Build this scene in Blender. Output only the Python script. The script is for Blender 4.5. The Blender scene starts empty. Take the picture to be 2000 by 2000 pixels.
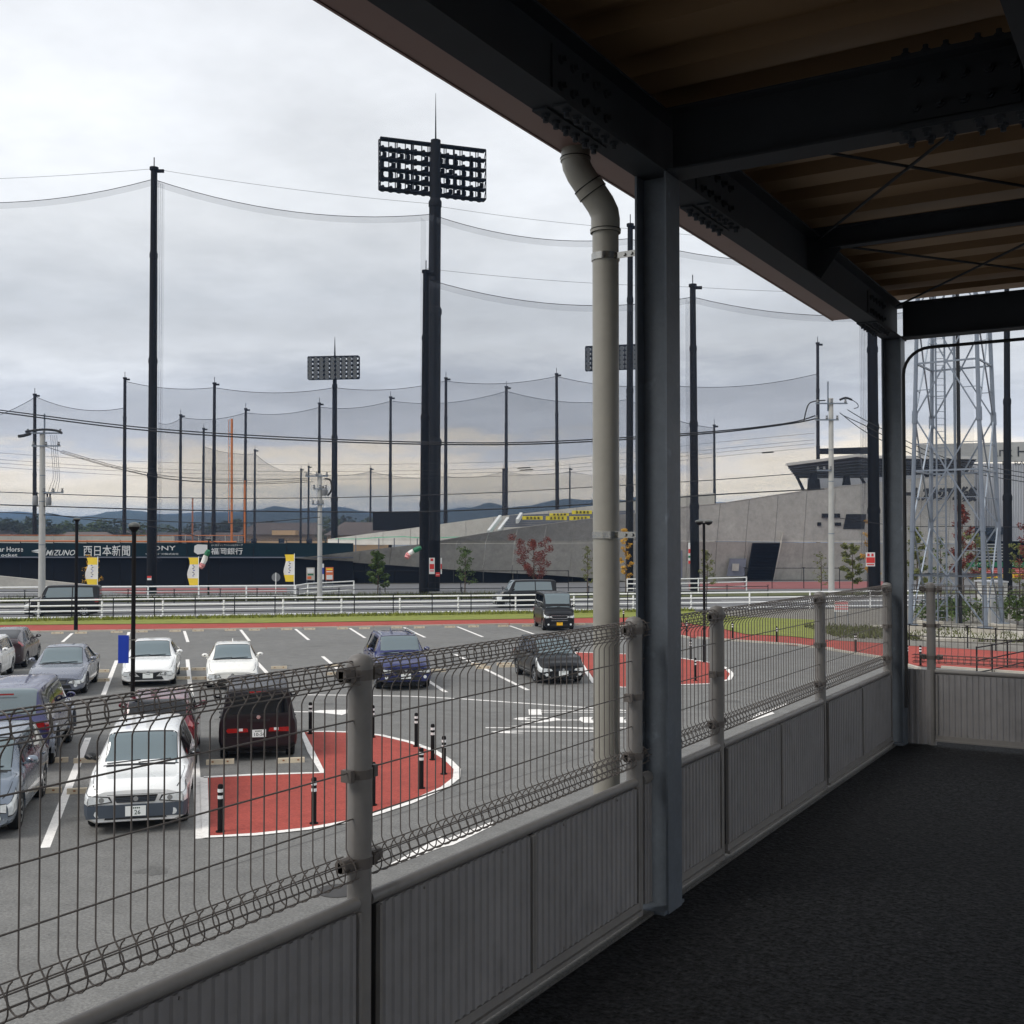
import bpy, bmesh, math, random
from mathutils import Vector, Matrix
random.seed(7)
sc = bpy.context.scene
col = sc.collection
R = math.radians

# ------------------------------------------------------------------ camera
CAM_Z, YAW, FPX = 4.9, R(31.0), 2200.0
PITCH = math.atan(58/2200)
cd = bpy.data.cameras.new('camera'); cam = bpy.data.objects.new('camera', cd); col.objects.link(cam)
cam.location = (0, 0, CAM_Z); cam.rotation_euler = (R(90)+PITCH, 0, YAW)
cd.sensor_width = 36; cd.lens = 36*FPX/2000; cd.clip_start = 0.05; cd.clip_end = 60000
sc.camera = cam

# ------------------------------------------------------------------ light
SUN_EL, SUN_AZ = 48.0, 208.0         # azimuth of the sun measured from +Y clockwise
w = bpy.data.worlds.new('World'); sc.world = w; w.use_nodes = True; w.cycles.sampling_method = 'NONE'
nt = w.node_tree; nt.nodes.clear()
def N(tree, t, **k):
    n = tree.nodes.new(t)
    for a, b in k.items(): setattr(n, a, b)
    return n
def L(tree, a, b): tree.links.new(a, b)
out = N(nt, 'ShaderNodeOutputWorld'); bg = N(nt, 'ShaderNodeBackground'); bg.inputs[1].default_value = 1.0
sky = N(nt, 'ShaderNodeTexSky'); sky.sky_type = 'NISHITA'; sky.sun_disc = False
sky.sun_elevation = R(SUN_EL); sky.sun_rotation = R(SUN_AZ); sky.air_density = 1.5; sky.dust_density = 3
skyd = N(nt, 'ShaderNodeMix', data_type='RGBA', blend_type='MULTIPLY'); skyd.inputs[0].default_value = 1
skyd.inputs[7].default_value = (0.1, 0.1, 0.1, 1)
L(nt, sky.outputs[0], skyd.inputs[6])
tc = N(nt, 'ShaderNodeTexCoord'); sep = N(nt, 'ShaderNodeSeparateXYZ'); L(nt, tc.outputs['Generated'], sep.inputs[0])
def math_(op, a, b=None, tree=nt, c=None):
    m = N(tree, 'ShaderNodeMath', operation=op)
    for i, v in enumerate((a, b, c)):
        if v is None: continue
        if isinstance(v, (int, float)): m.inputs[i].default_value = v
        else: L(tree, v, m.inputs[i])
    return m.outputs[0]
zz = math_('MAXIMUM', sep.outputs[2], 0.0)
zden = math_('ADD', zz, 0.10)
cx_ = math_('DIVIDE', sep.outputs[0], zden); cy_ = math_('DIVIDE', sep.outputs[1], zden)
comb = N(nt, 'ShaderNodeCombineXYZ'); L(nt, cx_, comb.inputs[0]); L(nt, cy_, comb.inputs[1])
def noise(tree, vec, scale, detail, rough=0.55, dist=0.0):
    n = N(tree, 'ShaderNodeTexNoise'); n.inputs['Scale'].default_value = scale; n.inputs['Detail'].default_value = detail
    n.inputs['Roughness'].default_value = rough; n.inputs['Distortion'].default_value = dist
    if vec is not None: L(tree, vec, n.inputs['Vector'])
    return n.outputs['Fac']
n1 = noise(nt, comb.outputs[0], 0.42, 2, 0.55); n2 = noise(nt, comb.outputs[0], 1.3, 5, 0.62)
nz = math_('ADD', math_('MULTIPLY', math_('SUBTRACT', n1, 0.5), 0.12), math_('MULTIPLY', math_('SUBTRACT', n2, 0.5), 0.09))
el = math_('ADD', zz, math_('MULTIPLY', nz, math_('MINIMUM', math_('MULTIPLY', zz, 14.0), 1.0)))
ramp = N(nt, 'ShaderNodeValToRGB'); L(nt, el, ramp.inputs[0])
def s2l(c): return tuple(((v/255)/12.92 if v/255 <= 0.04045 else (((v/255)+0.055)/1.055)**2.4) for v in c)
stops = [(0.0, (196, 203, 208)), (0.022, (218, 219, 212)), (0.045, (248, 232, 200)), (0.072, (238, 226, 206)), (0.088, (186, 188, 193)),
         (0.125, (187, 190, 196)), (0.16, (212, 214, 217)), (0.21, (210, 213, 217)), (0.28, (225, 227, 229)), (0.42, (226, 228, 231)), (1.0, (216, 219, 224))]
cr = ramp.color_ramp
while len(cr.elements) > 1: cr.elements.remove(cr.elements[0])
cr.elements[0].position = 0; cr.elements[0].color = (*s2l(stops[0][1]), 1)
for p_, c_ in stops[1:]:
    e = cr.elements.new(p_); e.color = (*s2l(c_), 1)
lum = math_('ADD', 1.0, math_('ADD', math_('MULTIPLY', math_('SUBTRACT', n2, 0.5), 0.85), math_('MULTIPLY', math_('SUBTRACT', n1, 0.5), 0.30)))
cl = N(nt, 'ShaderNodeMix', data_type='RGBA', blend_type='MULTIPLY'); cl.inputs[0].default_value = 1
mr = N(nt, 'ShaderNodeMapRange', interpolation_type='SMOOTHSTEP'); L(nt, zz, mr.inputs[0])
for i_, v_ in enumerate((0.0, 0.20, 2.0, 1.0)): mr.inputs[i_+1].default_value = v_
lum = math_('MULTIPLY', lum, mr.outputs[0])
L(nt, ramp.outputs[0], cl.inputs[6]); L(nt, lum, cl.inputs[7])
mx = N(nt, 'ShaderNodeMix', data_type='RGBA'); mx.inputs[0].default_value = 0.93
L(nt, skyd.outputs[2], mx.inputs[6]); L(nt, cl.outputs[2], mx.inputs[7])
L(nt, mx.outputs[2], bg.inputs[0]); L(nt, bg.outputs[0], out.inputs[0])
sd = bpy.data.lights.new('sun', 'SUN'); sun = bpy.data.objects.new('sun', sd); col.objects.link(sun)
sd.energy = 1.5; sd.angle = R(22); sd.color = (1.0, 0.96, 0.9)
sun.rotation_euler = (R(90-SUN_EL), 0, R(180-SUN_AZ)); sun.location = (-40, -10, 60)
sc.view_settings.view_transform = 'Standard'; sc.view_settings.look = 'None'
sc.view_settings.gamma = 1; sc.view_settings.use_curve_mapping = False
sc.view_settings.exposure = 0.32
sc.render.engine = 'CYCLES'
sc.cycles.transparent_max_bounces = 40; sc.cycles.max_bounces = 5; sc.cycles.diffuse_bounces = 3; sc.cycles.glossy_bounces = 3; sc.cycles.volume_bounces = 0

# ------------------------------------------------------------------ picture point -> place
FH = Vector((-math.sin(YAW), math.cos(YAW), 0)); RT = Vector((math.cos(YAW), math.sin(YAW), 0)); UPZ = Vector((0, 0, 1))
FW = FH*math.cos(PITCH)+UPZ*math.sin(PITCH); UC = -FH*math.sin(PITCH)+UPZ*math.cos(PITCH)
EYE = Vector((0, 0, CAM_Z))
def ray(px, py): return FW+RT*((px-1000)/FPX)-UC*((py-1000)/FPX)
def G(px, py, z=0.0):
    "the point of the level z seen at (px, py)"
    d = ray(px, py); return EYE+d*((z-CAM_Z)/d.z)
def A(px, py, D):
    "the point at the distance D in front of the camera"
    d = ray(px, py); return EYE+d*(D/d.dot(FH))
def flat(p, z=0.0): return Vector((p.x, p.y, z))

# ------------------------------------------------------------------ materials
M = {}
def stretched(t, f, g=2.6):
    "noise sits close to a half: spread it out"
    k = math_('ADD', math_('MULTIPLY', math_('SUBTRACT', f, 0.5, t), g, t), 0.5, t)
    c = N(t, 'ShaderNodeClamp'); L(t, k, c.inputs[0]); return c.outputs[0]
def mat(name, c, rough=0.6, metal=0.0, var=0.12, scale=3.0, bump=0.0, bscale=None, spec=0.5, fine=0.0, fscale=200.0, coat=0.0, lin=False, stretch=None, blot=None, mid=None):
    m = bpy.data.materials.new(name); m.use_nodes = True; t = m.node_tree; b = t.nodes['Principled BSDF']
    c = c if lin else s2l(c)
    b.inputs['Roughness'].default_value = rough; b.inputs['Metallic'].default_value = metal
    b.inputs['Specular IOR Level'].default_value = spec; b.inputs['Coat Weight'].default_value = coat
    b.inputs['Base Color'].default_value = (*c, 1)
    if var or fine or bump:
        tcn = N(t, 'ShaderNodeTexCoord'); vec = tcn.outputs['Object']
        if stretch:
            mp = N(t, 'ShaderNodeMapping'); mp.inputs['Scale'].default_value = stretch; L(t, vec, mp.inputs[0]); vec = mp.outputs[0]
        f = stretched(t, noise(t, vec, scale, 4, 0.6), 1.8)
        k = math_('ADD', 1-var, math_('MULTIPLY', f, 2*var, t), t)
        if fine:
            f2 = stretched(t, noise(t, tcn.outputs['Object'], fscale, 2, 0.7))
            k = math_('MULTIPLY', k, math_('ADD', 1-fine, math_('MULTIPLY', f2, 2*fine, t), t), t)
        if mid:
            fm = stretched(t, noise(t, tcn.outputs['Object'], mid[1], 3, 0.65)); k = math_('MULTIPLY', k, math_('ADD', 1-mid[0], math_('MULTIPLY', fm, 2*mid[0], t), t), t)
        if blot:
            fb = noise(t, tcn.outputs['Object'], blot[1], 3, 0.6); mr_ = N(t, 'ShaderNodeMapRange'); L(t, fb, mr_.inputs[0])
            for i_, v_ in enumerate((blot[2], blot[2]+0.12, 1.0, 1-blot[0])): mr_.inputs[i_+1].default_value = v_
            k = math_('MULTIPLY', k, mr_.outputs[0], t)
        mm = N(t, 'ShaderNodeMix', data_type='RGBA', blend_type='MULTIPLY'); mm.inputs[0].default_value = 1
        mm.inputs[6].default_value = (*c, 1); L(t, k, mm.inputs[7]); L(t, mm.outputs[2], b.inputs['Base Color'])
        rr = math_('ADD', rough-0.06, math_('MULTIPLY', f, 0.12, t), t); L(t, rr, b.inputs['Roughness'])
        if bump:
            bn = N(t, 'ShaderNodeBump'); bn.inputs['Strength'].default_value = bump; bn.inputs['Distance'].default_value = 0.02
            f3 = noise(t, tcn.outputs['Object'], bscale or scale*8, 3, 0.6); L(t, f3, bn.inputs['Height']); L(t, bn.outputs[0], b.inputs['Normal'])
    M[name] = m
    return m
mat('lot_asphalt', (112, 111, 108), 0.9, var=0.16, scale=0.22, fine=0.30, fscale=24, mid=(0.14, 2.2), blot=(0.22, 0.55, 0.60), bump=0.3, bscale=60)
mat('road_asphalt', (106, 106, 107), 0.9, var=0.12, scale=0.3, fine=0.2, fscale=40)
mat('red_paving', (158, 72, 62), 0.88, var=0.14, scale=0.5, fine=0.22, fscale=22, mid=(0.10, 3), blot=(0.16, 1.1, 0.6), spec=0.3)
mat('red_dull', (138, 82, 80), 0.9, var=0.15, scale=0.4)
mat('white_line', (236, 232, 226), 0.75, var=0.08, scale=3, fine=0.12, fscale=20, blot=(0.30, 5, 0.58))
mat('kerb_concrete', (178, 172, 160), 0.85, var=0.15, scale=2, fine=0.1, fscale=40)
mat('grass', (124, 130, 52), 0.95, var=0.28, scale=1.2, fine=0.3, fscale=20, bump=0.5, bscale=30)
mat('verge', (84, 88, 48), 0.95, var=0.35, scale=0.9, fine=0.3, fscale=20, bump=0.5, bscale=20)
mat('gravel', (120, 116, 108), 0.95, var=0.25, scale=1.5, fine=0.4, fscale=25, bump=0.5, bscale=25)
mat('earth', (96, 92, 76), 0.95, var=0.25, scale=0.05)
mat('deck_asphalt', (30, 31, 33), 0.85, var=0.25, scale=0.7, fine=0.95, fscale=46, mid=(0.40, 17), blot=(-2.2, 64, 0.63), bump=1.0, bscale=46, spec=0.15)
mat('fence_paint', (122, 119, 116), 0.5, var=0.10, scale=4, mid=(0.06, 20), blot=(0.2, 6, 0.62))
mat('wire_paint', (96, 90, 86), 0.5, var=0.06, scale=8)
mat('panel_metal', (132, 130, 130), 0.55, var=0.12, scale=1.5, stretch=(1, 1, 0.5), mid=(0.08, 9), blot=(0.18, 3, 0.6))
mat('joint_dark', (26, 25, 26), 0.7, var=0)
mat('steel_blue', (86, 93, 101), 0.55, metal=0.1, var=0.16, scale=3, fine=0.05, fscale=60, mid=(0.10, 14), blot=(-0.5, 9, 0.64))
mat('steel_dark', (62, 66, 72), 0.8, metal=0.3, var=0.15, scale=4, spec=0.2)
mat('gutter_metal', (132, 106, 100), 0.5, var=0.06, scale=3)
mat('roof_deck', (138, 110, 78), 0.6, var=0.10, scale=3)
mat('pipe_vinyl', (150, 147, 138), 0.45, var=0.10, scale=2.5, stretch=(1, 1, 0.3), mid=(0.05, 12), blot=(0.15, 4, 0.62))
mat('stainless', (170, 168, 162), 0.25, metal=1.0, var=0.05)
mat('pole_black', (20, 21, 25), 0.8, var=0.15, scale=2, spec=0.2)
mat('pole_brown', (30, 26, 28), 0.8, var=0.15, scale=2, spec=0.2)
mat('lamp_black', (20, 18, 18), 0.8, var=0.1, spec=0.2)
mat('lamp_head', (80, 82, 78), 0.4, var=0.1)
mat('white_rail', (248, 248, 246), 0.45, var=0.05)
mat('rope_black', (30, 31, 33), 0.8, var=0.1, spec=0.2)
mat('concrete', (168, 165, 158), 0.85, var=0.16, scale=0.35, fine=0.07, fscale=3, stretch=(1, 1, 0.35), mid=(0.10, 1.1), blot=(0.14, 0.5, 0.58))
mat('lot_seam', (92, 91, 89), 0.9, var=0.1, scale=2)
mat('lot_stain', (92, 91, 88), 0.8, var=0.2, scale=3, fine=0.3, fscale=24)
mat('iron', (70, 68, 66), 0.6, metal=0.5, var=0.2, scale=10)
mat('stop_beige', (204, 190, 166), 0.85, var=0.12, scale=3)
mat('stop_reflector', (150, 96, 60), 0.6, var=0.1)
mat('canopy_dark', (58, 60, 68), 0.7, var=0.1, scale=1, spec=0.3)
mat('deck_edge', (74, 73, 71), 0.8, var=0.2, scale=4, fine=0.5, fscale=80)
mat('concrete_light', (186, 182, 173), 0.85, var=0.14, scale=0.4, fine=0.06, fscale=3)
mat('concrete_pole', (172, 172, 168), 0.8, var=0.10, scale=2)
mat('wall_black', (24, 26, 32), 0.8, var=0.15, scale=0.3, spec=0.2)
mat('field_wall', (20, 42, 50), 0.8, var=0.08, scale=0.4, spec=0.2)
mat('sign_white', (222, 224, 222), 0.6, var=0.04)
mat('orange', (196, 112, 54), 0.5, var=0.06)
mat('galvanised', (118, 127, 138), 0.42, metal=0.35, var=0.10, scale=2)
mat('cable_black', (16, 17, 20), 0.6, var=0)
mat('insulator', (120, 122, 124), 0.4, var=0.05)
mat('louvre_black', (18, 20, 26), 0.8, var=0.1, spec=0.2)
mat('roof_grey', (108, 112, 124), 0.5, var=0.1, scale=1)
mat('roof_edge', (206, 204, 198), 0.5, var=0.06)
mat('cladding', (176, 178, 182), 0.5, var=0.06, scale=1)
mat('green_net', (30, 150, 106), 0.7, var=0.12, scale=0.5)
mat('sign_yellow', (252, 230, 50), 0.6, var=0.04)
mat('ink', (32, 32, 34), 0.7, var=0)
mat('sign_blue', (0, 50, 158), 0.45, var=0.03)
mat('sign_red', (206, 52, 46), 0.6, var=0.04)
mat('sign_green', (24, 110, 72), 0.6, var=0.04)
mat('sign_orange', (220, 110, 60), 0.6, var=0.05)
mat('sign_pink', (226, 150, 150), 0.6, var=0.05)
mat('banner_yellow', (240, 206, 60), 0.75, var=0.06, scale=4)
mat('banner_white', (236, 232, 226), 0.75, var=0.06, scale=4)
mat('bark', (84, 70, 58), 0.9, var=0.2, scale=8)
mat('leaf_green', (74, 92, 40), 0.7, var=0.35, scale=2.5)
mat('leaf_olive', (104, 108, 52), 0.7, var=0.35, scale=2.5)
mat('leaf_red', (112, 50, 38), 0.7, var=0.3, scale=2.5)
mat('leaf_yellow', (196, 150, 44), 0.7, var=0.25, scale=2.5)
mat('leaf_dark', (44, 58, 40), 0.8, var=0.35, scale=0.4)
mat('hill', (52, 66, 50), 0.95, var=0.25, scale=0.004)
mat('house_wall', (164, 156, 144), 0.8, var=0.15, scale=0.05)
mat('house_wall_tan', (176, 148, 116), 0.8, var=0.12, scale=0.05)
mat('house_roof', (88, 82, 80), 0.7, var=0.2, scale=0.1)
mat('house_roof_brown', (112, 100, 94), 0.7, var=0.2, scale=0.1)
mat('dark_glass', (22, 28, 34), 0.08, var=0, spec=0.6)
mat('tyre', (20, 20, 21), 0.85, var=0.1)
mat('rim', (170, 172, 174), 0.3, metal=0.9, var=0.05)
mat('car_glass', (92, 108, 112), 0.04, var=0, spec=0.9, coat=1.0)  # pale blue grey base colour stands in for sky reflected in the glass
mat('car_glass_dark', (16, 18, 22), 0.04, var=0, spec=0.6)
mat('black_trim', (22, 23, 25), 0.5, var=0.05)
mat('grey_bumper', (66, 74, 84), 0.55, var=0.06)
mat('chrome', (210, 212, 214), 0.12, metal=1.0, var=0)
mat('headlight', (222, 225, 224), 0.08, var=0.28, scale=12, spec=0.8, coat=1.0)
mat('tail_red', (146, 18, 16), 0.12, var=0.08, scale=10, spec=0.7, coat=1.0)
mat('plate_white', (236, 238, 234), 0.5, var=0)
mat('plate_yellow', (246, 186, 30), 0.5, var=0)
mat('plate_ink', (24, 60, 40), 0.6, var=0)
def paint(name, c, metal=0.0, rough=0.28, coat=0.8, spec=0.5):
    return mat(name, c, rough, metal=metal, var=0.02, scale=2, spec=spec, coat=coat)
paint('paint_white', (243, 243, 240)); paint('paint_pearl', (240, 238, 230))
paint('paint_silverblue', (120, 130, 142), 0.5); paint('paint_grey', (120, 124, 136), 0.45); paint('paint_bluepurple', (62, 62, 104), 0.4)
paint('paint_plum', (25, 20, 24), 0.0, 0.35, 0.25, 0.3); paint('paint_maroon', (52, 38, 42), 0.1); paint('paint_red', (110, 34, 44), 0.1)
paint('paint_navy', (24, 33, 92), 0.15); paint('paint_black', (17, 18, 20), 0.0, 0.32, 0.25, 0.3); paint('paint_lowgrey', (128, 134, 144), 0.4)

def net_material(name, c, alpha):
    m = bpy.data.materials.new(name); m.use_nodes = True; t = m.node_tree; b = t.nodes['Principled BSDF']
    b.inputs['Base Color'].default_value = (*s2l(c), 1); b.inputs['Roughness'].default_value = 0.9
    b.inputs['Alpha'].default_value = alpha
    M[name] = m
net_material('net', (70, 73, 80), 0.13); net_material('net_far', (62, 65, 75), 0.24); net_material('net_hem', (88, 92, 100), 0.30)
net_material('net_shade', (60, 62, 70), 0.34)

# ------------------------------------------------------------------ mesh helpers
def root_matrix(o):
    while o.parent: o = o.parent
    return o.matrix_basis
class MB:
    def __init__(s): s.v = []; s.f = []
    def add(s, vs, fs):
        o = len(s.v); s.v += [Vector(v) for v in vs]; s.f += [[i+o for i in f] for f in fs]; return s
    def box(s, a, b):
        (x0, y0, z0), (x1, y1, z1) = a, b
        return s.add([(x0,y0,z0),(x1,y0,z0),(x1,y1,z0),(x0,y1,z0),(x0,y0,z1),(x1,y0,z1),(x1,y1,z1),(x0,y1,z1)],
                     [(0,3,2,1),(4,5,6,7),(0,1,5,4),(1,2,6,5),(2,3,7,6),(3,0,4,7)])
    def obox(s, c, ux, uy, hx, hy, z0, z1):
        "box standing on a rotated footprint"
        c = Vector((c[0], c[1], 0)); ux = Vector((ux[0], ux[1], 0)).normalized(); uy = Vector((uy[0], uy[1], 0)).normalized()
        q = [c-ux*hx-uy*hy, c+ux*hx-uy*hy, c+ux*hx+uy*hy, c-ux*hx+uy*hy]
        return s.add([p+UPZ*z0 for p in q]+[p+UPZ*z1 for p in q], [(0,3,2,1),(4,5,6,7),(0,1,5,4),(1,2,6,5),(2,3,7,6),(3,0,4,7)])
    def beam(s, a, b, wd, ht, up=UPZ):
        a = Vector(a); b = Vector(b); d = (b-a).normalized(); sd_ = d.cross(up)
        if sd_.length < 1e-4: sd_ = d.cross(Vector((1, 0, 0)))
        sd_.normalize(); u_ = sd_.cross(d)
        q = [-sd_*wd/2-u_*ht/2, sd_*wd/2-u_*ht/2, sd_*wd/2+u_*ht/2, -sd_*wd/2+u_*ht/2]
        return s.add([a+k for k in q]+[b+k for k in q], [(0,3,2,1),(4,5,6,7),(0,1,5,4),(1,2,6,5),(2,3,7,6),(3,0,4,7)])
    def tube(s, pts, r, n=8, caps=True):
        pts = [Vector(p) for p in pts]; rs = r if isinstance(r, (list, tuple)) else [r]*len(pts)
        o = len(s.v); ref = None
        for i, p in enumerate(pts):
            d = (pts[min(i+1, len(pts)-1)]-pts[max(i-1, 0)]).normalized()
            if ref is None: ref = Vector((0, 0, 1)) if abs(d.z) < 0.9 else Vector((1, 0, 0))
            a = (ref-d*ref.dot(d))
            if a.length < 1e-5: a = d.orthogonal()
            a.normalize(); ref = a; b = d.cross(a)
            for k in range(n):
                t = 2*math.pi*k/n; s.v.append(p+(a*math.cos(t)+b*math.sin(t))*rs[i])
        for i in range(len(pts)-1):
            for k in range(n):
                k2 = (k+1) % n; s.f.append([o+i*n+k, o+i*n+k2, o+(i+1)*n+k2, o+(i+1)*n+k])
        if caps:
            s.f.append([o+k for k in range(n)][::-1]); s.f.append([o+(len(pts)-1)*n+k for k in range(n)])
        return s
    def prism(s, poly, z0, z1):
        n = len(poly)
        vs = [(p[0], p[1], z0) for p in poly]+[(p[0], p[1], z1) for p in poly]
        fs = [list(range(n))[::-1], list(range(n, 2*n))]+[[i, (i+1) % n, n+(i+1) % n, n+i] for i in range(n)]
        return s.add(vs, fs)
    def slab(s, poly, off):
        "flat outline in space, thickened along off"
        n = len(poly); off = Vector(off); poly = [Vector(p) for p in poly]
        return s.add(poly+[p+off for p in poly], [list(range(n))[::-1], list(range(n, 2*n))]+[[i, (i+1) % n, n+(i+1) % n, n+i] for i in range(n)])
    def grid(s, rows):
        o = len(s.v); m = len(rows[0])
        for r_ in rows: s.v += [Vector(p) for p in r_]
        for i in range(len(rows)-1):
            for j in range(m-1): s.f.append([o+i*m+j, o+i*m+j+1, o+(i+1)*m+j+1, o+(i+1)*m+j])
        return s
    def sheet(s, poly, z): return s.add([(p[0], p[1], z) for p in poly], [list(range(len(poly)))])
    def build(s, name, m, parent=None, smooth=False, fix=True, local=False):
        me = bpy.data.meshes.new(name)
        vs = s.v
        if parent is not None and not local:
            inv = root_matrix(parent).inverted(); vs = [inv @ v for v in vs]
        me.from_pydata([tuple(v) for v in vs], [], s.f)
        if fix:
            b = bmesh.new(); b.from_mesh(me); bmesh.ops.recalc_face_normals(b, faces=b.faces); b.to_mesh(me); b.free()
        if smooth:
            me.polygons.foreach_set('use_smooth', [True]*len(me.polygons)); me.set_sharp_from_angle(angle=R(38))
        me.materials.append(M[m] if isinstance(m, str) else m)
        o = bpy.data.objects.new(name, me); col.objects.link(o)
        if parent is not None: o.parent = parent
        return o
def thing(name, label, cat, loc=(0, 0, 0), rz=0.0, group=None):
    o = bpy.data.objects.new(name, None); col.objects.link(o); o.location = loc; o.rotation_euler = (0, 0, rz)
    o.empty_display_size = 0.3
    bpy.context.view_layer.update() if False else None
    o.matrix_basis = Matrix.Translation(Vector(loc)) @ Matrix.Rotation(rz, 4, 'Z')
    return tag(o, label, cat, group)
def tag(o, label, cat, group=None):
    o['label'] = label; o['category'] = cat
    if group: o['group'] = group
    return o
def struct(o): o['kind'] = 'structure'; return o
def dup(root, loc, rz=None, label=None, group=None, scale=None):
    r = root.copy(); col.objects.link(r); r.location = loc
    if rz is not None: r.rotation_euler = (0, 0, rz)
    if scale is not None: r.scale = (scale, scale, scale)
    if label: r['label'] = label
    if group: r['group'] = group
    for ch in list(root.children):
        c = ch.copy(); col.objects.link(c); c.parent = r
        for g in ch.children:
            d = g.copy(); col.objects.link(d); d.parent = c
    return r
def text_mesh(txt, size=1.0, sx=1.0, extrude=0.0, bold=0.0, shear=0.0, align='CENTER', res=2):
    c = bpy.data.curves.new('lettering', 'FONT'); c.body = txt; c.size = size; c.extrude = extrude; c.offset = bold; c.shear = shear
    c.align_x = align; c.align_y = 'CENTER'; c.resolution_u = res
    o = bpy.data.objects.new('lettering', c); col.objects.link(o)
    dg = bpy.context.evaluated_depsgraph_get(); me = bpy.data.meshes.new_from_object(o.evaluated_get(dg))
    bpy.data.objects.remove(o); bpy.data.curves.remove(c)
    if sx != 1.0:
        for v in me.vertices: v.co.x *= sx
    me.name = 'lettering'
    return me
def lettering(txt, pos, right, up, size, m, parent=None, name='lettering', fit=None, **k):
    "text lying on the plane of right / up; fit = width and height it must fill"
    me = text_mesh(txt, 1.0, **k)
    if not len(me.vertices): return None
    xs = [v.co.x for v in me.vertices]; ys = [v.co.y for v in me.vertices]
    cx, cy = (min(xs)+max(xs))/2, (min(ys)+max(ys))/2
    kx = ky = size
    if fit: kx = fit[0]/max(1e-6, max(xs)-min(xs)); ky = fit[1]/max(1e-6, max(ys)-min(ys))
    right = Vector(right).normalized(); up = Vector(up).normalized(); nrm = right.cross(up)
    inv = root_matrix(parent).inverted() if parent is not None else Matrix.Identity(4)
    for v in me.vertices:
        v.co = inv @ (Vector(pos)+right*((v.co.x-cx)*kx)+up*((v.co.y-cy)*ky)+nrm*v.co.z)
    me.materials.clear(); me.materials.append(M[m])
    o = bpy.data.objects.new(name, me); col.objects.link(o)
    if parent is not None: o.parent = parent
    return o
# ================================================================== the covered walkway
DK, FX = 3.3, -2.044
CEIL = CAM_Z+1.97
mb = MB(); mb.box((FX-0.16, -12, DK-0.32), (3.3, 9.62, DK))
struct(mb.build('walkway_deck', 'deck_asphalt'))
mb = MB()
mb.box((FX-0.02, -11.9, DK), (FX+0.055, 9.45, DK+0.012)); struct(mb.build('deck_kerb', 'deck_edge'))

def copies(mesh_ob, spots, parent, rot=None):
    "more of one piece, sharing its mesh, at local spots"
    for k, p in enumerate(spots):
        o = mesh_ob if k == 0 else mesh_ob.copy()
        if k: col.objects.link(o); o.parent = parent
        o.location = p
        if rot: o.rotation_euler = rot[k]

def wire_mesh():
    pts = []
    def roll(z0, flip):
        q = [(0.0, -0.025), (0.006, -0.012)]+[(0.036*math.cos(R(-52+22.4*k)), 0.035+0.036*math.sin(R(-52+22.4*k))) for k in range(14)]
        return [(a, 0.0, z0+(b if not flip else 0.070-b)) for a, b in q]
    bot = roll(0.640, True); top = roll(1.190, False)
    return bot[::-1]+[(0, 0, 0.95)]+top
roll_lines = [(0.030, 0.006), (0.037, 0.030), (0.027, 0.058), (0.0, 0.070), (-0.027, 0.058), (-0.037, 0.030), (-0.030, 0.006)]
def post_mesh(parent, y):
    mb = MB(); mb.tube([(0, y, 0.0), (0, y, 1.235)], 0.035, 16)
    o = mb.build('post', 'fence_paint', parent, smooth=True, local=True)
    mb = MB()
    prof = [(0.0375, 1.225), (0.0385, 1.245), (0.036, 1.262), (0.026, 1.274), (0.004, 1.280)]
    rows = [[(r*math.cos(2*math.pi*k/16), y+r*math.sin(2*math.pi*k/16), z) for k in range(17)] for r, z in prof]
    mb.grid(rows); c = mb.build('cap', 'fence_paint', o, smooth=True, local=True)
    for z, h in ((0.925, 0.026), (1.205, 0.030), (0.672, 0.030)):
        mb = MB(); mb.tube([(0, y, z), (0, y, z+h)], 0.0385, 14)
        mb.box((-0.008, y-0.085 if z > 1 or z < 0.8 else y-0.058, z), (0.008, y+0.085 if z > 1 or z < 0.8 else y+0.058, z+h))
        mb.box((-0.018, y-0.062, z-0.004), (0.018, y-0.045, z+h+0.004)); mb.box((-0.018, y+0.045, z-0.004), (0.018, y+0.062, z+h+0.004))
        if h > 0.028:
            for sg in (-1, 1): mb.tube([(0, y+sg*0.046, z+0.02), (0, y+sg*0.085, z+0.02)], 0.020, 10)
        mb.build('bracket', 'wire_paint', o, local=True)
def rib_panel_mesh(length, z0, z1, x):
    mb = MB(); n = max(2, round(length/0.043)); p = length/n; rows = [[], []]
    for k in range(n):
        for t, dx in ((0.0, 0), (0.42, 0), (0.55, 0.007), (0.87, 0.007)):
            yy = (k+t)*p
            rows[0].append((x+dx, yy, z0)); rows[1].append((x+dx, yy, z1))
    rows[0].append((x, length, z0)); rows[1].append((x, length, z1))
    mb.grid(rows)
    mb.box((x-0.012, 0, z0), (x-0.002, length, z1))
    return mb
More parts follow.
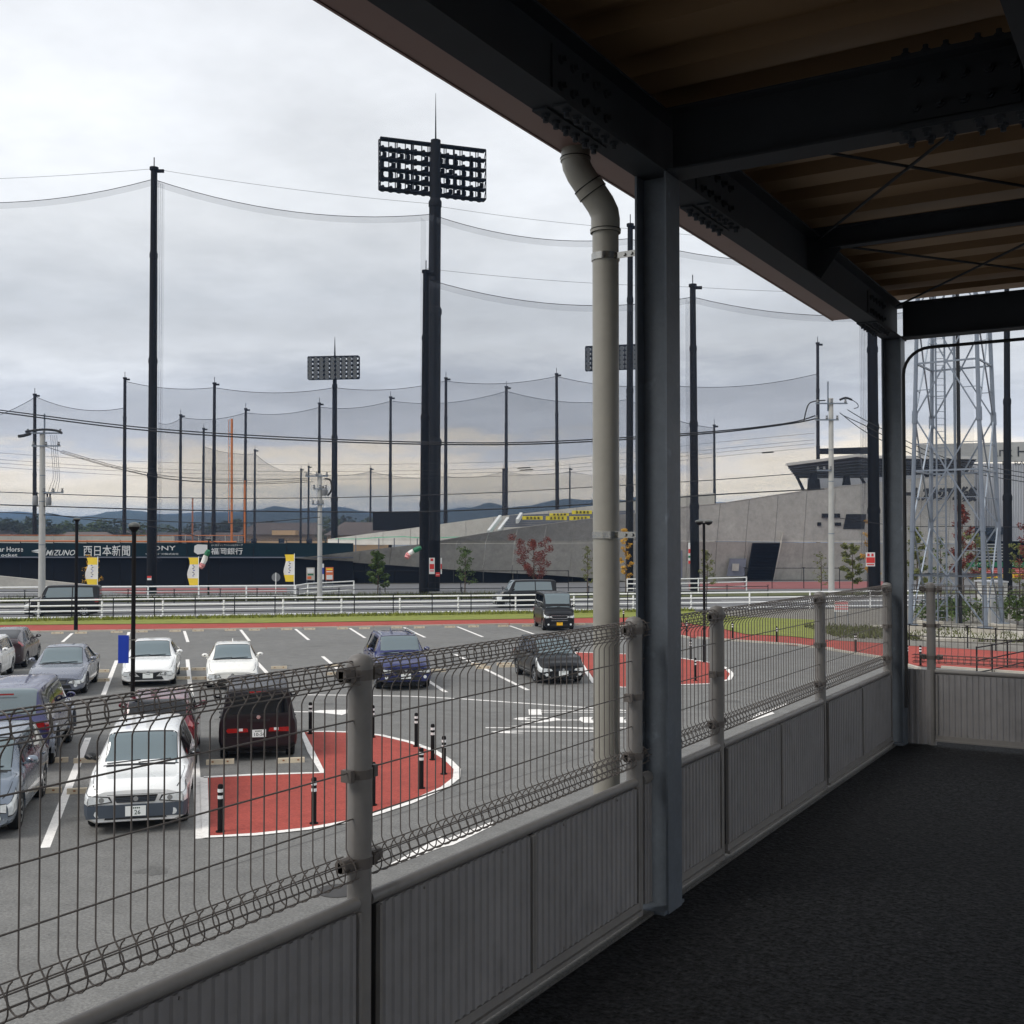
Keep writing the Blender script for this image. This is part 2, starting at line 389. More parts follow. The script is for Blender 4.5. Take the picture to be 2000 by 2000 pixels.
def fence(name, label, loc, rz, spans, posts):
    t = thing(name, label, 'fence', loc, rz, 'fences of the covered walkway')
    for y in posts: post_mesh(t, y)
    mb = MB(); mb.tube(wire_mesh(), 0.0021, 5); wo = mb.build('vertical_wire', 'wire_paint', t, smooth=True, local=True)
    spots = []
    for (a, b, pan) in spans:
        k = round((b-a)/0.0465); spots += [(0, a+(i+0.5)*(b-a)/k, 0) for i in range(k)]
    copies(wo, spots, t)
    for (a, b, pan) in spans:
        for dx, dz in roll_lines:
            for z in (1.190+dz, 0.640+0.070-dz):
                mb = MB(); mb.tube([(dx, a, z), (dx, b, z)], 0.0021, 6); mb.build('horizontal_wire', 'wire_paint', t, smooth=True, local=True)
        for z in (1.092, 0.948, 0.815):
            mb = MB(); mb.tube([(0.004, a, z), (0.004, b, z)], 0.0024, 6); mb.build('horizontal_wire', 'wire_paint', t, smooth=True, local=True)
        if not pan: continue
        a2, b2 = a+0.004, b-0.004
        mb = MB(); r_ = 0.019
        mb.tube([(0.012, a2-0.01, 0.578), (0.012, b2+0.01, 0.578)], r_, 12)
        tr = mb.build('top_rail', 'fence_paint', t, smooth=True, local=True)
        mb = MB(); mb.box((0.020, a2, 0.050), (0.040, b2, 0.082)); mb.box((0.020, a2-0.005, 0.036), (0.052, b2+0.005, 0.050))
        mb.build('bottom_rail', 'fence_paint', t, local=True)
        n = 2 if (b2-a2) > 1.2 else 1; wdt = (b2-a2)/n
        for k in range(n):
            y0 = a2+k*wdt+0.014; ln = wdt-0.028
            m_ = rib_panel_mesh(ln, 0.082, 0.560, 0.030); m_.v = [v+Vector((0, y0, 0)) for v in m_.v]
            pn = m_.build('infill_panel', 'panel_metal', t, local=True)
            for ye in (y0-0.012, y0+ln):
                mb = MB(); mb.box((0.028, ye, 0.082), (0.044, ye+0.012, 0.560)); mb.build('edge_trim', 'fence_paint', pn, local=True)
            mb = MB(); mb.box((0.012, y0-0.0145, 0.080), (0.026, y0+0.006, 0.562)); mb.build('joint', 'joint_dark', pn, local=True)
            for yy in (y0+0.25*ln, y0+0.78*ln):
                for z in (0.548, 0.094):
                    mb = MB(); mb.tube([(0.034, yy, z), (0.040, yy, z)], 0.0042, 8); mb.build('screw', 'fence_paint', pn, local=True)
    return t
YP = [0.695, 2.555, 4.417, 5.40, 7.25, 9.13]
fence('walkway_fence', 'grey wire mesh fence with rolled top along the parking side of the walkway', (FX, 0, DK), 0,
      [(-1.10, 0.660, True), (0.730, 2.520, True), (2.590, 4.382, True), (4.452, 4.515, False), (4.79, 5.365, True), (5.435, 7.215, True), (7.285, 9.095, True)],
      [-1.165]+YP+[4.765])
fence('end_fence', 'grey wire mesh fence closing the far end of the walkway before the lattice tower', (0, 9.36, DK), -math.pi/2,
      [(-1.90, -1.793, False), (-1.723, 0.065, True), (0.135, 1.925, True)], [-1.758, 0.10, 1.96])
pe = [o for o in bpy.data.objects if o.name.startswith('end_fence')][0]
for a, b in ((-1.99, -1.755),):
    m_ = rib_panel_mesh(b-a, 0.006, 0.590, 0.030); m_.v = [v+Vector((0, a, 0)) for v in m_.v]; m_.build('infill_panel', 'panel_metal', pe, local=True)
pf = [o for o in bpy.data.objects if o.name.startswith('walkway_fence')][0]
for a, b in ((4.458, 4.52),):
    m_ = rib_panel_mesh(b-a, 0.05, 0.560, 0.030); m_.v = [v+Vector((0, a, 0)) for v in m_.v]; m_.build('infill_panel', 'panel_metal', pf, local=True)
    mb = MB(); mb.tube([(0.012, a-0.01, 0.578), (0.012, b+0.01, 0.578)], 0.026, 12); mb.build('top_rail', 'fence_paint', pf, smooth=True, local=True)

# ------------------------------------------------------------------ columns
BZ = CAM_Z+1.62          # underside of the main beams
def h_column(label, xc, yc):
    t = thing('steel_column', label, 'column', (xc, yc, 0), 0, 'steel columns of the walkway roof')
    for sx in (-1, 1):
        mb = MB(); x0 = sx*0.075; mb.box((min(x0, x0-sx*0.010), -0.075, 0), (max(x0, x0-sx*0.010), 0.075, BZ)); mb.build('flange', 'steel_blue', t, local=True)
    mb = MB(); mb.box((-0.064, -0.004, 0), (0.064, 0.004, BZ-0.001)); mb.build('web', 'steel_blue', t, local=True)
    mb = MB(); mb.box((-0.11, -0.11, DK+0.002), (0.07, 0.11, DK+0.016)); mb.build('base_plate', 'steel_blue', t, local=True)
    return t
CX = -2.012
h_column('blue grey steel column beside the downpipe', CX, 4.605)
h_column('blue grey steel column at the far corner of the walkway', CX, 9.275)
h_column('blue grey steel column beside the photographer', CX, -0.065)

# ------------------------------------------------------------------ roof beams
bolt_me = None
def bolts(parent, spots, axis):
    global bolt_me
    for p in spots:
        if bolt_me is None:
            mb = MB(); mb.tube([(0, 0, 0), (0, 0, 0.012)], 0.019, 6); mb.tube([(0, 0, 0.012), (0, 0, 0.030)], 0.011, 8)
            o = mb.build('bolt', 'steel_dark', parent, local=True); bolt_me = o.data
        else:
            o = bpy.data.objects.new('bolt', bolt_me); col.objects.link(o); o.parent = parent
        inv = root_matrix(parent).inverted(); o.location = inv @ Vector(p)
        o.rotation_euler = {'-z': (math.pi, 0, 0), '+z': (0, 0, 0), '+x': (0, R(90), 0), '-y': (R(90), 0, 0)}[axis]
def h_beam(name, label, a, b, z0, z1, wd, along, mt='steel_dark', group='beams of the walkway roof'):
    "a, b: start and end along the axis; along = 'y' at x = c or 'x' at y = c"
    (c, s0, s1) = a, b[0], b[1]
    org = (c, s0, z0) if along == 'y' else (s0, c, z0)
    t = thing(name, label, 'beam', org, 0, group)
    def bx(u0, u1, v0, v1, w0, w1, nm):
        mb = MB()
        if along == 'y': mb.box((c+v0, u0, w0), (c+v1, u1, w1))
        else: mb.box((u0, c+v0, w0), (u1, c+v1, w1))
        return mb.build(nm, mt, t)
    bx(s0, s1, -wd/2, wd/2, z0, z0+0.011, 'bottom_flange'); bx(s0, s1, -wd/2, wd/2, z1-0.011, z1, 'top_flange')
    bx(s0, s1, -0.004, 0.004, z0+0.011, z1-0.011, 'web')
    return t
eave = h_beam('eave_beam', 'dark steel beam over the fence carrying the gutter side of the roof', CX, (-12, 9.42), BZ, BZ+0.28, 0.15, 'y')
mid = h_beam('centre_girder', 'dark steel girder along the middle of the roof in the top right corner', -0.39, (-12, 9.20), BZ+0.005, BZ+0.28, 0.15, 'y')
beams = []
for k, (yc, lab) in enumerate(((4.605, 'dark steel cross beam starting from the column beside the downpipe'), (9.275, 'dark steel cross beam over the far end of the walkway'), (-0.065, 'dark steel cross beam above the photographer'))):
    bm_ = h_beam('cross_beam', lab, yc, (CX+0.078, -0.47 if yc < 9 else 3.4), BZ-0.003, BZ+0.277, 0.15, 'x'); beams.append(bm_)
for yc, lab in ((6.94, 'slim dark secondary beam midway between the two columns'), (2.27, 'slim dark secondary beam overhead near the photographer')):
    t = h_beam('secondary_beam', lab, yc, (CX+0.01, -0.40), CAM_Z+1.808, CAM_Z+1.94, 0.075, 'x')
    mb = MB(); gx = CX+0.006
    mb.slab([(gx, yc-0.004, BZ+0.012), (gx+0.072, yc-0.004, BZ+0.012), (gx+0.20, yc-0.004, CAM_Z+1.806), (gx, yc-0.004, CAM_Z+1.806)], (0, 0.008, 0)); mb.build('gusset', 'steel_dark', t)
    mb = MB(); mb.box((gx, yc-0.036, BZ+0.012), (gx+0.07, yc-0.030, BZ+0.27)); mb.build('stiffener', 'steel_dark', t)
for y0, y1 in ((3.62, 4.12), (5.05, 5.56), (8.42, 8.93), (0.42, 0.92)):
    for sx in (-1, 1):
        mb = MB(); xa = CX+sx*0.012; xb = CX+sx*0.075
        mb.box((min(xa, xb), y0, BZ-0.010), (max(xa, xb), y1, BZ-0.001)); mb.build('splice_plate', 'steel_dark', eave)
        bolts(eave, [(CX+sx*0.045, y0+0.05+0.4*i/5*1.0, BZ-0.010) for i in range(6)], '-z')
    mb = MB(); mb.box((CX+0.0045, y0, BZ+0.05), (CX+0.013, y1, BZ+0.23)); mb.build('web_plate', 'steel_dark', eave)
    bolts(eave, [(CX+0.013, y0+0.06+0.38*i/4, BZ+0.09+0.10*j) for i in range(5) for j in range(2)], '+x')
for bm_, yc in ((beams[0], 4.605), (beams[2], -0.065)):
    mb = MB(); mb.box((-0.98, yc-0.075, BZ-0.013), (-0.50, yc+0.075, BZ-0.004)); mb.build('splice_plate', 'steel_dark', bm_)
    mb = MB(); mb.box((-0.98, yc-0.075, BZ+0.278), (-0.50, yc+0.075, BZ+0.288)); mb.build('splice_plate', 'steel_dark', bm_)
    mb = MB(); mb.box((-0.96, yc-0.013, BZ+0.04), (-0.52, yc-0.0045, BZ+0.24)); mb.build('web_plate', 'steel_dark', bm_)
    bolts(bm_, [(-0.93+0.075*i+(0.04 if i > 2 else 0), yc+sy*0.045, BZ-0.013) for i in range(6) for sy in (-1, 1)], '-z')
    bolts(bm_, [(-0.93+0.075*i+(0.04 if i > 2 else 0), yc-0.05, BZ+0.288) for i in range(6)], '+z')
    bolts(bm_, [(-0.90+0.09*i, yc-0.013, BZ+0.09+0.1*j) for i in range(5) for j in range(2)], '-y')
for k, (a, b) in enumerate((((CX+0.06, 6.90), (-0.42, 4.70)), ((CX+0.06, 4.72), (-0.42, 6.86)), ((CX+0.06, 9.15), (-0.42, 7.04)), ((CX+0.06, 7.04), (-0.42, 9.15)))):
    labs = ['thin dark brace rod crossing the ceiling just behind the first cross beam', 'thin dark brace rod running from the first column out to the girder', 'thin dark brace rod crossing the ceiling near the end beam', 'thin dark brace rod running from the secondary beam to the end girder']
    mb = MB(); z_ = CAM_Z+1.86+0.014*(k % 2); mb.tube([(a[0], a[1], z_), (b[0], b[1], z_)], 0.008, 8)
    o = mb.build('brace_rod', 'steel_dark'); tag(o, labs[k], 'brace', 'brace rods under the roof')

# ribbed roof sheet, ribs across the walkway
mb = MB(); rows = [[], []]; y = -12.0; pitch = 0.42; CB = CEIL
prof = [(0.0, 0.0), (0.20, 0.0), (0.235, 0.075), (0.385, 0.075)]
while y < 9.75:
    for t_, dz in prof:
        rows[0].append((FX-0.20, y+t_, CB+dz+0.03)); rows[1].append((3.7, y+t_, CB+dz+0.03))
    y += pitch
mb.grid(rows); o = mb.build('roof_deck', 'roof_deck', fix=False)
struct(o)
mb = MB(); mb.box((FX-0.42, -12, CB+0.13), (3.75, 9.80, CB+0.16)); struct(mb.build('roof_top', 'steel_dark'))
# gutter along the eave
gt = thing('eave_gutter', 'long pinkish brown box gutter along the roof edge', 'gutter', (-2.47, -12, CAM_Z+1.81))
mb = MB(); z_ = CAM_Z+1.81
mb.box((-2.47, -12, z_), (-2.11, 9.22, z_+0.012)); mb.build('bottom', 'gutter_metal', gt)
mb = MB(); mb.box((-2.482, -12, z_-0.004), (-2.4705, 9.22, z_+0.32)); mb.build('fascia', 'gutter_metal', gt)
mb = MB(); mb.box((-2.47, 9.205, z_+0.0125), (-2.11, 9.219, z_+0.26)); mb.build('end_cap', 'gutter_metal', gt)
# downpipe with two elbows
PX_, PY_, PR = -2.30, 4.67, 0.061
pp = thing('downpipe', 'beige vinyl rain downpipe with two elbows beside the steel column', 'pipe', (PX_, PY_, 0))
mb = MB(); mb.tube([(PX_, PY_, 0), (PX_, PY_, 6.36)], PR, 24); mb.build('pipe', 'pipe_vinyl', pp, smooth=True)
T1 = Vector((PX_, PY_, 6.33)); T2 = Vector((-2.405, 4.572, 6.715))
d1 = Vector((T2.x-T1.x, T2.y-T1.y, 0))
k1 = T1+Vector((0, 0, 0.10)); k2 = T2-Vector((0, 0, 0.085)); dd = (k2-k1)
e1_ = [T1, k1-Vector((0, 0, 0.035)), k1-Vector((0, 0, 0.012))+dd*0.03, k1+dd*0.16, k1+dd*0.50]
e2_ = [k1+dd*0.50, k2-dd*0.16, k2-dd*0.03+Vector((0, 0, 0.012)), k2+Vector((0, 0, 0.035)), T2+Vector((0, 0, 0.012))]
mb = MB(); mb.tube(e1_, PR+0.006, 24); mb.build('elbow', 'pipe_vinyl', pp, smooth=True)
mb = MB(); mb.tube(e2_, PR+0.005, 24); mb.build('elbow', 'pipe_vinyl', pp, smooth=True)
mb = MB(); mb.tube([k1+dd*0.42, k1+dd*0.58], PR+0.010, 24); mb.build('socket', 'pipe_vinyl', pp, smooth=True)
mb = MB(); mb.tube([T1, T1+Vector((0, 0, 0.012))], PR+0.010, 24); mb.build('socket', 'pipe_vinyl', pp, smooth=True)
mb = MB(); mb.tube([T2-Vector((0, 0, 0.06)), T2-Vector((0, 0, 0.048))], PR+0.009, 24); mb.build('socket', 'pipe_vinyl', pp, smooth=True)
for p_, q_ in ((T1+Vector((0, 0, 0.0125)), UPZ), (k1+dd*0.415, dd.normalized()), (k1+dd*0.59, dd.normalized()), (T2-Vector((0, 0, 0.0475)), UPZ)):
    mb = MB(); mb.tube([p_, p_+q_*0.004], PR+0.0108, 24); mb.build('seam', 'joint_dark', pp)
for z in (6.20, 4.915):
    mb = MB(); mb.tube([(PX_, PY_, z), (PX_, PY_, z+0.032)], PR+0.005, 24)
    mb.box((PX_+PR-0.01, PY_-0.012, z+0.002), (CX-0.074, PY_-0.006, z+0.030))
    for i in range(2): mb.tube([(PX_+PR+0.04+0.035*i, PY_-0.022, z+0.016), (PX_+PR+0.04+0.035*i, PY_-0.004, z+0.016)], 0.008, 8)
    mb.build('clamp', 'stainless', pp, smooth=True)
# conduit on the far column
mb = MB(); pts = [(CX+0.095, 9.20, DK+0.3), (CX+0.095, 9.20, 6.22)]
for i in range(1, 8):
    t_ = i/7*math.pi/2; pts.append((CX+0.095+0.20*(1-math.cos(t_)), 9.20, 6.22+0.20*math.sin(t_)))
pts.append((-0.5, 9.20, 6.425))
mb.tube(pts, 0.013, 10); o = mb.build('conduit', 'cable_black', smooth=True); tag(o, 'black cable conduit bending from the far column along the end beam', 'conduit')
# ================================================================== ground, parking lot, road
E1 = Vector((math.cos(R(44.5)), math.sin(R(44.5)), 0)); E2 = Vector((math.cos(R(-45)), math.sin(R(-45)), 0))   # along the bay rows / out of a bay towards the walkway
ORD = ['first', 'second', 'third', 'fourth', 'fifth', 'sixth', 'seventh', 'eighth', 'ninth', 'tenth', 'eleventh', 'twelfth', 'thirteenth', 'fourteenth', 'fifteenth', 'sixteenth', 'seventeenth', 'eighteenth', 'nineteenth', 'twentieth', 'twenty-first', 'twenty-second', 'twenty-third', 'twenty-fourth', 'twenty-fifth', 'twenty-sixth']
def ext(a, b, s, t):
    d = (b-a).normalized(); return a-d*s, b+d*t
mb = MB(); n = 48
mb.sheet([(9000*math.cos(2*math.pi*k/n), 9000*math.sin(2*math.pi*k/n)) for k in range(n)], -0.06)
struct(mb.build('ground', 'earth'))
K0, K1 = G(0, 1236), G(1160, 1219.5)
KL = K0-(K1-K0).normalized()*60
front = [KL, K0, G(500, 1229), G(950, 1221), K1, G(1250, 1226), G(1334, 1244.5), G(1406, 1250), G(1516, 1258), G(1589, 1265), G(1718, 1285), G(1770, 1300), G(2000, 1316), G(2000, 1316)+Vector((45, -1, 0))]
back = [G(0, 1222)-(K1-K0).normalized()*60, G(0, 1222), G(500, 1218), G(950, 1211), G(1160, 1207.5), G(1240, 1207), G(1334, 1217), G(1406, 1228), G(1457, 1240), G(1543, 1244), G(1589, 1249), G(1718, 1257), G(1770, 1262), G(2000, 1275), G(2000, 1275)+Vector((45, 1, 0))]
lot_poly = [Vector((-120, -60, 0))]+front+[Vector((60, 40, 0)), Vector((60, -60, 0))]
mb = MB(); mb.sheet(lot_poly, 0.0); lot = struct(mb.build('parking_lot', 'lot_asphalt'))
mb = MB(); mb.grid([[flat(p, 0.024) for p in front], [flat(p, 0.024) for p in back]]) if len(front) == len(back) else None
def ribbon(fr, bk, z, n=60):
    "sheet between two polylines, resampled to the same count"
    def res(pl):
        d = [0]
        for i in range(1, len(pl)): d.append(d[-1]+(pl[i]-pl[i-1]).length)
        o = []
        for k in range(n+1):
            s_ = d[-1]*k/n; i = 1
            while i < len(pl)-1 and d[i] < s_: i += 1
            t_ = (s_-d[i-1])/max(1e-9, d[i]-d[i-1]); o.append(flat(pl[i-1].lerp(pl[i], t_), z))
        return o
    return MB().grid([res(fr), res(bk)])
mb = MB(); fr2 = [flat(p, 0.02) for p in front]
poly = [flat(p) for p in front]+[flat(p) for p in back[::-1]]
mb.sheet(poly, 0.02); path = struct(mb.build('red_path', 'red_paving'))
# pale kerb between lot and path, in separate stones
def along(pl, step):
    o = []; carry = 0.0
    for i in range(len(pl)-1):
        a, b = pl[i], pl[i+1]; d = (b-a).length; t_ = carry
        while t_ < d: o.append((a.lerp(b, t_/d), (b-a).normalized())); t_ += step
        carry = t_-d
    return o
kerb = struct(MB().sheet([flat(p) for p in (front[1], front[1]+E1*0.2, front[1]+E1*0.2+E2*0.1, front[1]+E2*0.1)], 0.003).build('kerb', 'kerb_concrete'))
mbk = MB(); mbk.box((-0.98, -0.075, 0), (0.98, 0.075, 0.085)); ks = None
for p, d in along(front[1:-1], 2.0):
    if ks is None: ks = mbk.build('kerb_stone', 'kerb_concrete', kerb, local=True); o = ks
    else: o = ks.copy(); col.objects.link(o); o.parent = kerb
    c = p+d*1.0; o.location = (c.x, c.y, 0); o.rotation_euler = (0, 0, math.atan2(d.y, d.x))
# lawn between path and road, gravel to the right
N0, N1 = G(0, 1213), G(1350, 1192.5)
NL, NR = ext(N0, N1, 70, 120)
gr = [back[0], back[1], back[2], back[3], back[4], back[5], back[6], back[7], back[8], back[9], back[10]]
mb = MB(); mb.sheet([flat(p) for p in gr]+[G(1600, 1212), G(1434, 1205), G(1350, 1194), N0, NL], 0.045); struct(mb.build('lawn', 'grass'))
mb = MB(); mb.sheet([G(1434, 1205), G(1600, 1212), back[10], back[11], back[12], back[13], back[14]]+[NR+Vector((30, 0, 0)), NR, G(1350, 1194)], 0.03); struct(mb.build('gravel_yard', 'gravel'))
# road
W0, W1 = G(0, 1179), G(1000, 1169.5); WL, WR = ext(W0, W1, 80, 150)
off = (NR-NL).normalized().cross(UPZ)*-0.5
mb = MB(); mb.sheet([NL, NR, WR, WL], 0.01); road = struct(mb.build('road', 'road_asphalt'))
V0, V1 = G(0, 1168), G(1000, 1160); VL, VR = ext(V0, V1, 80, 150)
mb = MB(); mb.sheet([WL, WR, VR, VL], 0.05); struct(mb.build('road_verge', 'verge'))
S0, S1 = G(0, 1147), G(1400, 1136); SL, SR = ext(S0, S1, 100, 200)
mb = MB(); mb.sheet([VL, VR, SR, SL], 0.03); plaza = struct(mb.build('stadium_forecourt', 'road_asphalt'))
mb = MB(); mb.sheet([G(250, 1160.5), G(560, 1157), G(560, 1149.5), G(120, 1149.5)], 0.05); struct(mb.build('red_forecourt_path', 'red_dull'))
mb = MB(); mb.sheet([G(1345, 1152), G(1760, 1150), G(1760, 1136), G(1345, 1138)], 0.05); struct(mb.build('red_forecourt_walk', 'red_dull'))
# edge line and lane dashes of the road
def stripe(a, b, wd, parent, z=0.012, nm='painted_line', m='white_line'):
    d = (b-a).normalized(); s_ = d.cross(UPZ)*wd/2
    mb = MB(); mb.sheet([a-s_, b-s_, b+s_, a+s_], z); return mb.build(nm, m, parent)
stripe(NL.lerp(WL, 0.10), NR.lerp(WR, 0.10), 0.18, road, 0.016); stripe(NL.lerp(WL, 0.88), NR.lerp(WR, 0.88), 0.18, road, 0.016)
d_ = (NR-NL).normalized(); Lr = (NR-NL).length
for k in range(int(Lr/10)):
    a = NL.lerp(WL, 0.48)+d_*10*k; stripe(a, a+d_*5, 0.15, road, 0.016, 'lane_dash')
# ------------------------------------------------------------------ bay lines
bays = [((172, 1441), (88, 1656)), ((379.5, 1434), (391, 1638)), ((228, 1290), (202, 1357)), ((366, 1288), (374, 1366)), ((492, 1283), (560, 1356)), ((630, 1282), (706, 1345)), ((760, 1281), (871, 1352)),
        ((889, 1278), (1031, 1348)), ((141, 1237), (122, 1254)), ((252, 1234.5), (246, 1255)), ((360, 1232.5), (367, 1254)), ((470, 1230), (487, 1252)), ((577, 1228.5), (603, 1250)), ((683, 1227), (713, 1246)),
        ((789, 1225.5), (830, 1245)), ((893, 1224), (943, 1244)), ((996, 1222.5), (1053, 1242)), ((60, 1447), (-60, 1690)), ((93, 1292), (30, 1368)), ((30, 1239), (-6, 1256))]
for a, b in bays: stripe(G(*a), G(*b), 0.15, lot, 0.004, 'bay_line')
for pl in ([(560, 1357), (690, 1358), (800, 1360), (900, 1365), (1000, 1372), (1100, 1379), (1160, 1383), (1260, 1391)], [(555, 1390), (640, 1391), (700, 1392)]):
    for i in range(len(pl)-1): stripe(G(*pl[i]), G(*pl[i+1])+(G(*pl[i+1])-G(*pl[i])).normalized()*0.03, 0.14, lot, 0.004, 'guide_line')
def sheet_px(pts, z, nm, m, parent): return MB().sheet([G(*p) for p in pts], z).build(nm, m, parent)
sheet_px([(600, 1391), (625, 1387.5), (690, 1386.5), (690, 1389), (668, 1397), (640, 1394)], 0.008, 'arrow_head', 'white_line', lot)
# arrows near the walkway
sheet_px([(752, 1697), (766, 1686), (820, 1658), (860, 1634), (868, 1641), (960, 1606), (968, 1611), (885, 1651), (862, 1656)], 0.008, 'painted_arrow', 'white_line', lot)
sheet_px([(1458, 1412), (1470, 1401), (1486, 1390), (1494, 1391), (1536, 1374), (1541, 1376), (1508, 1391), (1513, 1394)], 0.008, 'painted_arrow', 'white_line', lot)
# the stop wording, written for traffic crossing from left to right
rt_ = (G(1160, 1405)-G(970, 1405)).normalized(); far_ = -Vector((0, 0, 1)).cross(rt_)*-1
far_ = UPZ.cross(rt_)
for ch, (x, y), wd, ht in (('止', (1165, 1391), 1.05, 3.9), ('ま', (1130, 1406.5), 1.05, 3.6), ('れ', (1105, 1425), 1.2, 4.2)):
    c = G(x, y); me_o = lettering(ch, (c.x, c.y, 0.006), -far_, rt_, 1, 'white_line', lot, 'painted_character', fit=(wd, ht), bold=0.004)
# paving seams, oil spots and covers
for p, q in (((0, 1405), (560, 1412)), ((0, 1262), (1140, 1252)), ((420, 1700), (1150, 1475)), ((560, 1372), (1250, 1405)), ((40, 1376), (560, 1362))): stripe(G(*p), G(*q), 0.045, lot, 0.0022, 'paving_seam', 'lot_seam')
rs = random.Random(3)
for p in ((150, 1600), (470, 1556), (300, 1395), (560, 1440), (430, 1405), (640, 1375), (760, 1395), (940, 1330), (560, 1300), (1000, 1420), (720, 1660), (300, 1700), (860, 1290), (1430, 1370), (1250, 1420), (620, 1262), (940, 1262)):
    c = G(*p); r_ = 0.14+0.22*rs.random(); MB().sheet([(c.x+r_*(0.6+0.6*rs.random())*math.cos(2*math.pi*k/13), c.y+r_*(0.6+0.6*rs.random())*math.sin(2*math.pi*k/13)) for k in range(13)], 0.0026).build('oil_spot', 'lot_stain', lot)
for i, p in enumerate(((662, 1740), (610, 1345), (1180, 1465))):
    c = G(*p); mc = MB().prism([(c.x+0.31*math.cos(2*math.pi*k/24), c.y+0.31*math.sin(2*math.pi*k/24)) for k in range(24)], 0.001, 0.009).build('manhole_cover', 'iron', lot)
# ------------------------------------------------------------------ red islands with white borders
def island(nm, label, outer, inner_px):
    t = tag(MB().prism([G(*p) for p in inner_px], 0.004, 0.012).build(nm, 'red_paving'), label, 'island', 'red painted islands')
    pl = [G(*p) for p in outer]
    # the border is built segment by segment with mitred corners
    L_ = []; R_ = []
    for i, p in enumerate(pl):
        d0 = (pl[i]-pl[i-1]).normalized() if i else (pl[1]-pl[0]).normalized(); d1 = (pl[i+1]-pl[i]).normalized() if i < len(pl)-1 else d0
        m_ = (d0+d1).normalized().cross(UPZ)*0.08; L_.append(flat(p+m_, 0.016)); R_.append(flat(p-m_, 0.016))
    MB().grid([L_, R_]).build('border', 'white_line', t)
    return t
oA = [(398, 1519), (500, 1514), (630, 1510), (607, 1468), (590, 1430), (640, 1429.5), (690, 1431), (745, 1437), (800, 1450), (845, 1466), (875, 1485), (893, 1503), (892, 1520), (868, 1539), (800, 1569), (740, 1589), (680, 1606), (600, 1620), (500, 1631), (402, 1636), (398, 1519)]
island('red_island', 'red painted island with seven bollards next to the white wagon and plum hatchback', oA, oA[:-1])
oB = [(1120, 1274), (1225, 1278), (1330, 1286), (1385, 1294), (1418, 1305), (1430, 1317), (1424, 1328), (1390, 1336), (1330, 1338), (1270, 1342), (1215, 1343), (1160, 1334), (1120, 1274)]
island('red_island', 'red painted island beside the black hatchback behind the downpipe', oB, oB[:-1])
# drain cover on the island
# ------------------------------------------------------------------ wheel stops
mb = MB(); prof = [(-0.06, 0), (0.06, 0), (0.048, 0.10), (-0.048, 0.10)]
mb.add([(-0.30, a, b) for a, b in prof]+[(0.30, a, b) for a, b in prof], [(0,1,2,3),(7,6,5,4),(0,4,5,1),(1,5,6,2),(2,6,7,3),(3,7,4,0)])
ws0 = mb.build('wheel_stop', 'stop_beige')
for sx in (-0.16, 0.16):
    MB().box((sx-0.022, 0.050, 0.045), (sx+0.022, 0.058, 0.075)).build('reflector', 'stop_reflector', ws0, local=True)
    MB().box((sx-0.022, -0.058, 0.045), (sx+0.022, -0.050, 0.075)).build('reflector', 'stop_reflector', ws0, local=True)
rowA = [(112, 1238), (158, 1237.5), (228, 1236), (277, 1235), (342, 1234), (387, 1233), (450, 1232), (497, 1231.5), (560, 1230.5), (605, 1230), (669, 1229), (712, 1228.5), (775, 1227), (819, 1227), (879, 1226), (925, 1225), (983, 1224), (1030, 1223.5), (1133, 1221)]
rowB = [(197, 1313), (352, 1309), (390, 1309), (545, 1306), (650, 1303), (935, 1300), (985, 1299)]
rowC = [(196, 1331), (354, 1327), (392, 1327), (540, 1323), (655, 1318), (855, 1312), (945, 1306), (990, 1303)]
rowD = [(105, 1489), (172, 1489), (430, 1492), (568, 1489)]
rowE = [(88, 1549), (163, 1549)]
first = True
for rw, lab in ((rowA, 'wheel stop from the left in the row along the red path'), (rowB, 'wheel stop from the left in the far line of the middle rows'), (rowC, 'wheel stop from the left in the near line of the middle rows'),
                (rowD, 'wheel stop from the left behind the plum hatchback and blue off-roader'), (rowE, 'wheel stop from the left beside the white wagon')):
    for i, p in enumerate(rw):
        g = G(*p); loc = (g.x, g.y, 0.0)
        if first: o = ws0; first = False; o.location = loc; o.rotation_euler = (0, 0, R(44.5)); tag(o, '', 'wheel stop', 'concrete wheel stops of the parking bays')
        else: o = dup(ws0, loc, R(44.5))
        o['label'] = ORD[i]+' beige concrete '+lab
# ------------------------------------------------------------------ bollards
def bollard():
    t = thing('bollard', '', 'bollard', (0, 0, 0), 0, 'black striped bollards')
    mb = MB(); mb.tube([(0, 0, 0), (0, 0, 0.02)], 0.075, 16); mb.build('base', 'lamp_black', t, smooth=True, local=True)
    mb = MB(); mb.tube([(0, 0, 0.02), (0, 0, 0.78), (0, 0, 0.80)], [0.045, 0.045, 0.032], 16); mb.build('post', 'lamp_black', t, smooth=True, local=True)
    for z in (0.56, 0.67):
        mb = MB(); mb.tube([(0, 0, z), (0, 0, z+0.055)], 0.0475, 16); mb.build('reflective_band', 'sign_white', t, smooth=True, local=True)
    return t
b0 = bollard(); first = True
for lab, pts in (('black striped bollard on the near red island, counted from the left', [(430, 1626), (606, 1434), (613, 1610), (728, 1441), (728.7, 1574), (813, 1459), (823, 1541), (845, 1485), (867, 1513)]),
                 ('black striped bollard along the far red path and island, counted from the left', [(1218, 1217), (1341, 1243), (1349, 1288), (1358, 1330), (1431, 1247), (1517, 1256), (1671, 1274), (1772, 1300), (1798, 1301)])):
    for i, p in enumerate(pts):
        g = G(*p); loc = (g.x, g.y, 0.01)
        if first: o = b0; first = False; o.location = loc
        else: o = dup(b0, loc)
        o['label'] = ORD[i]+' '+lab
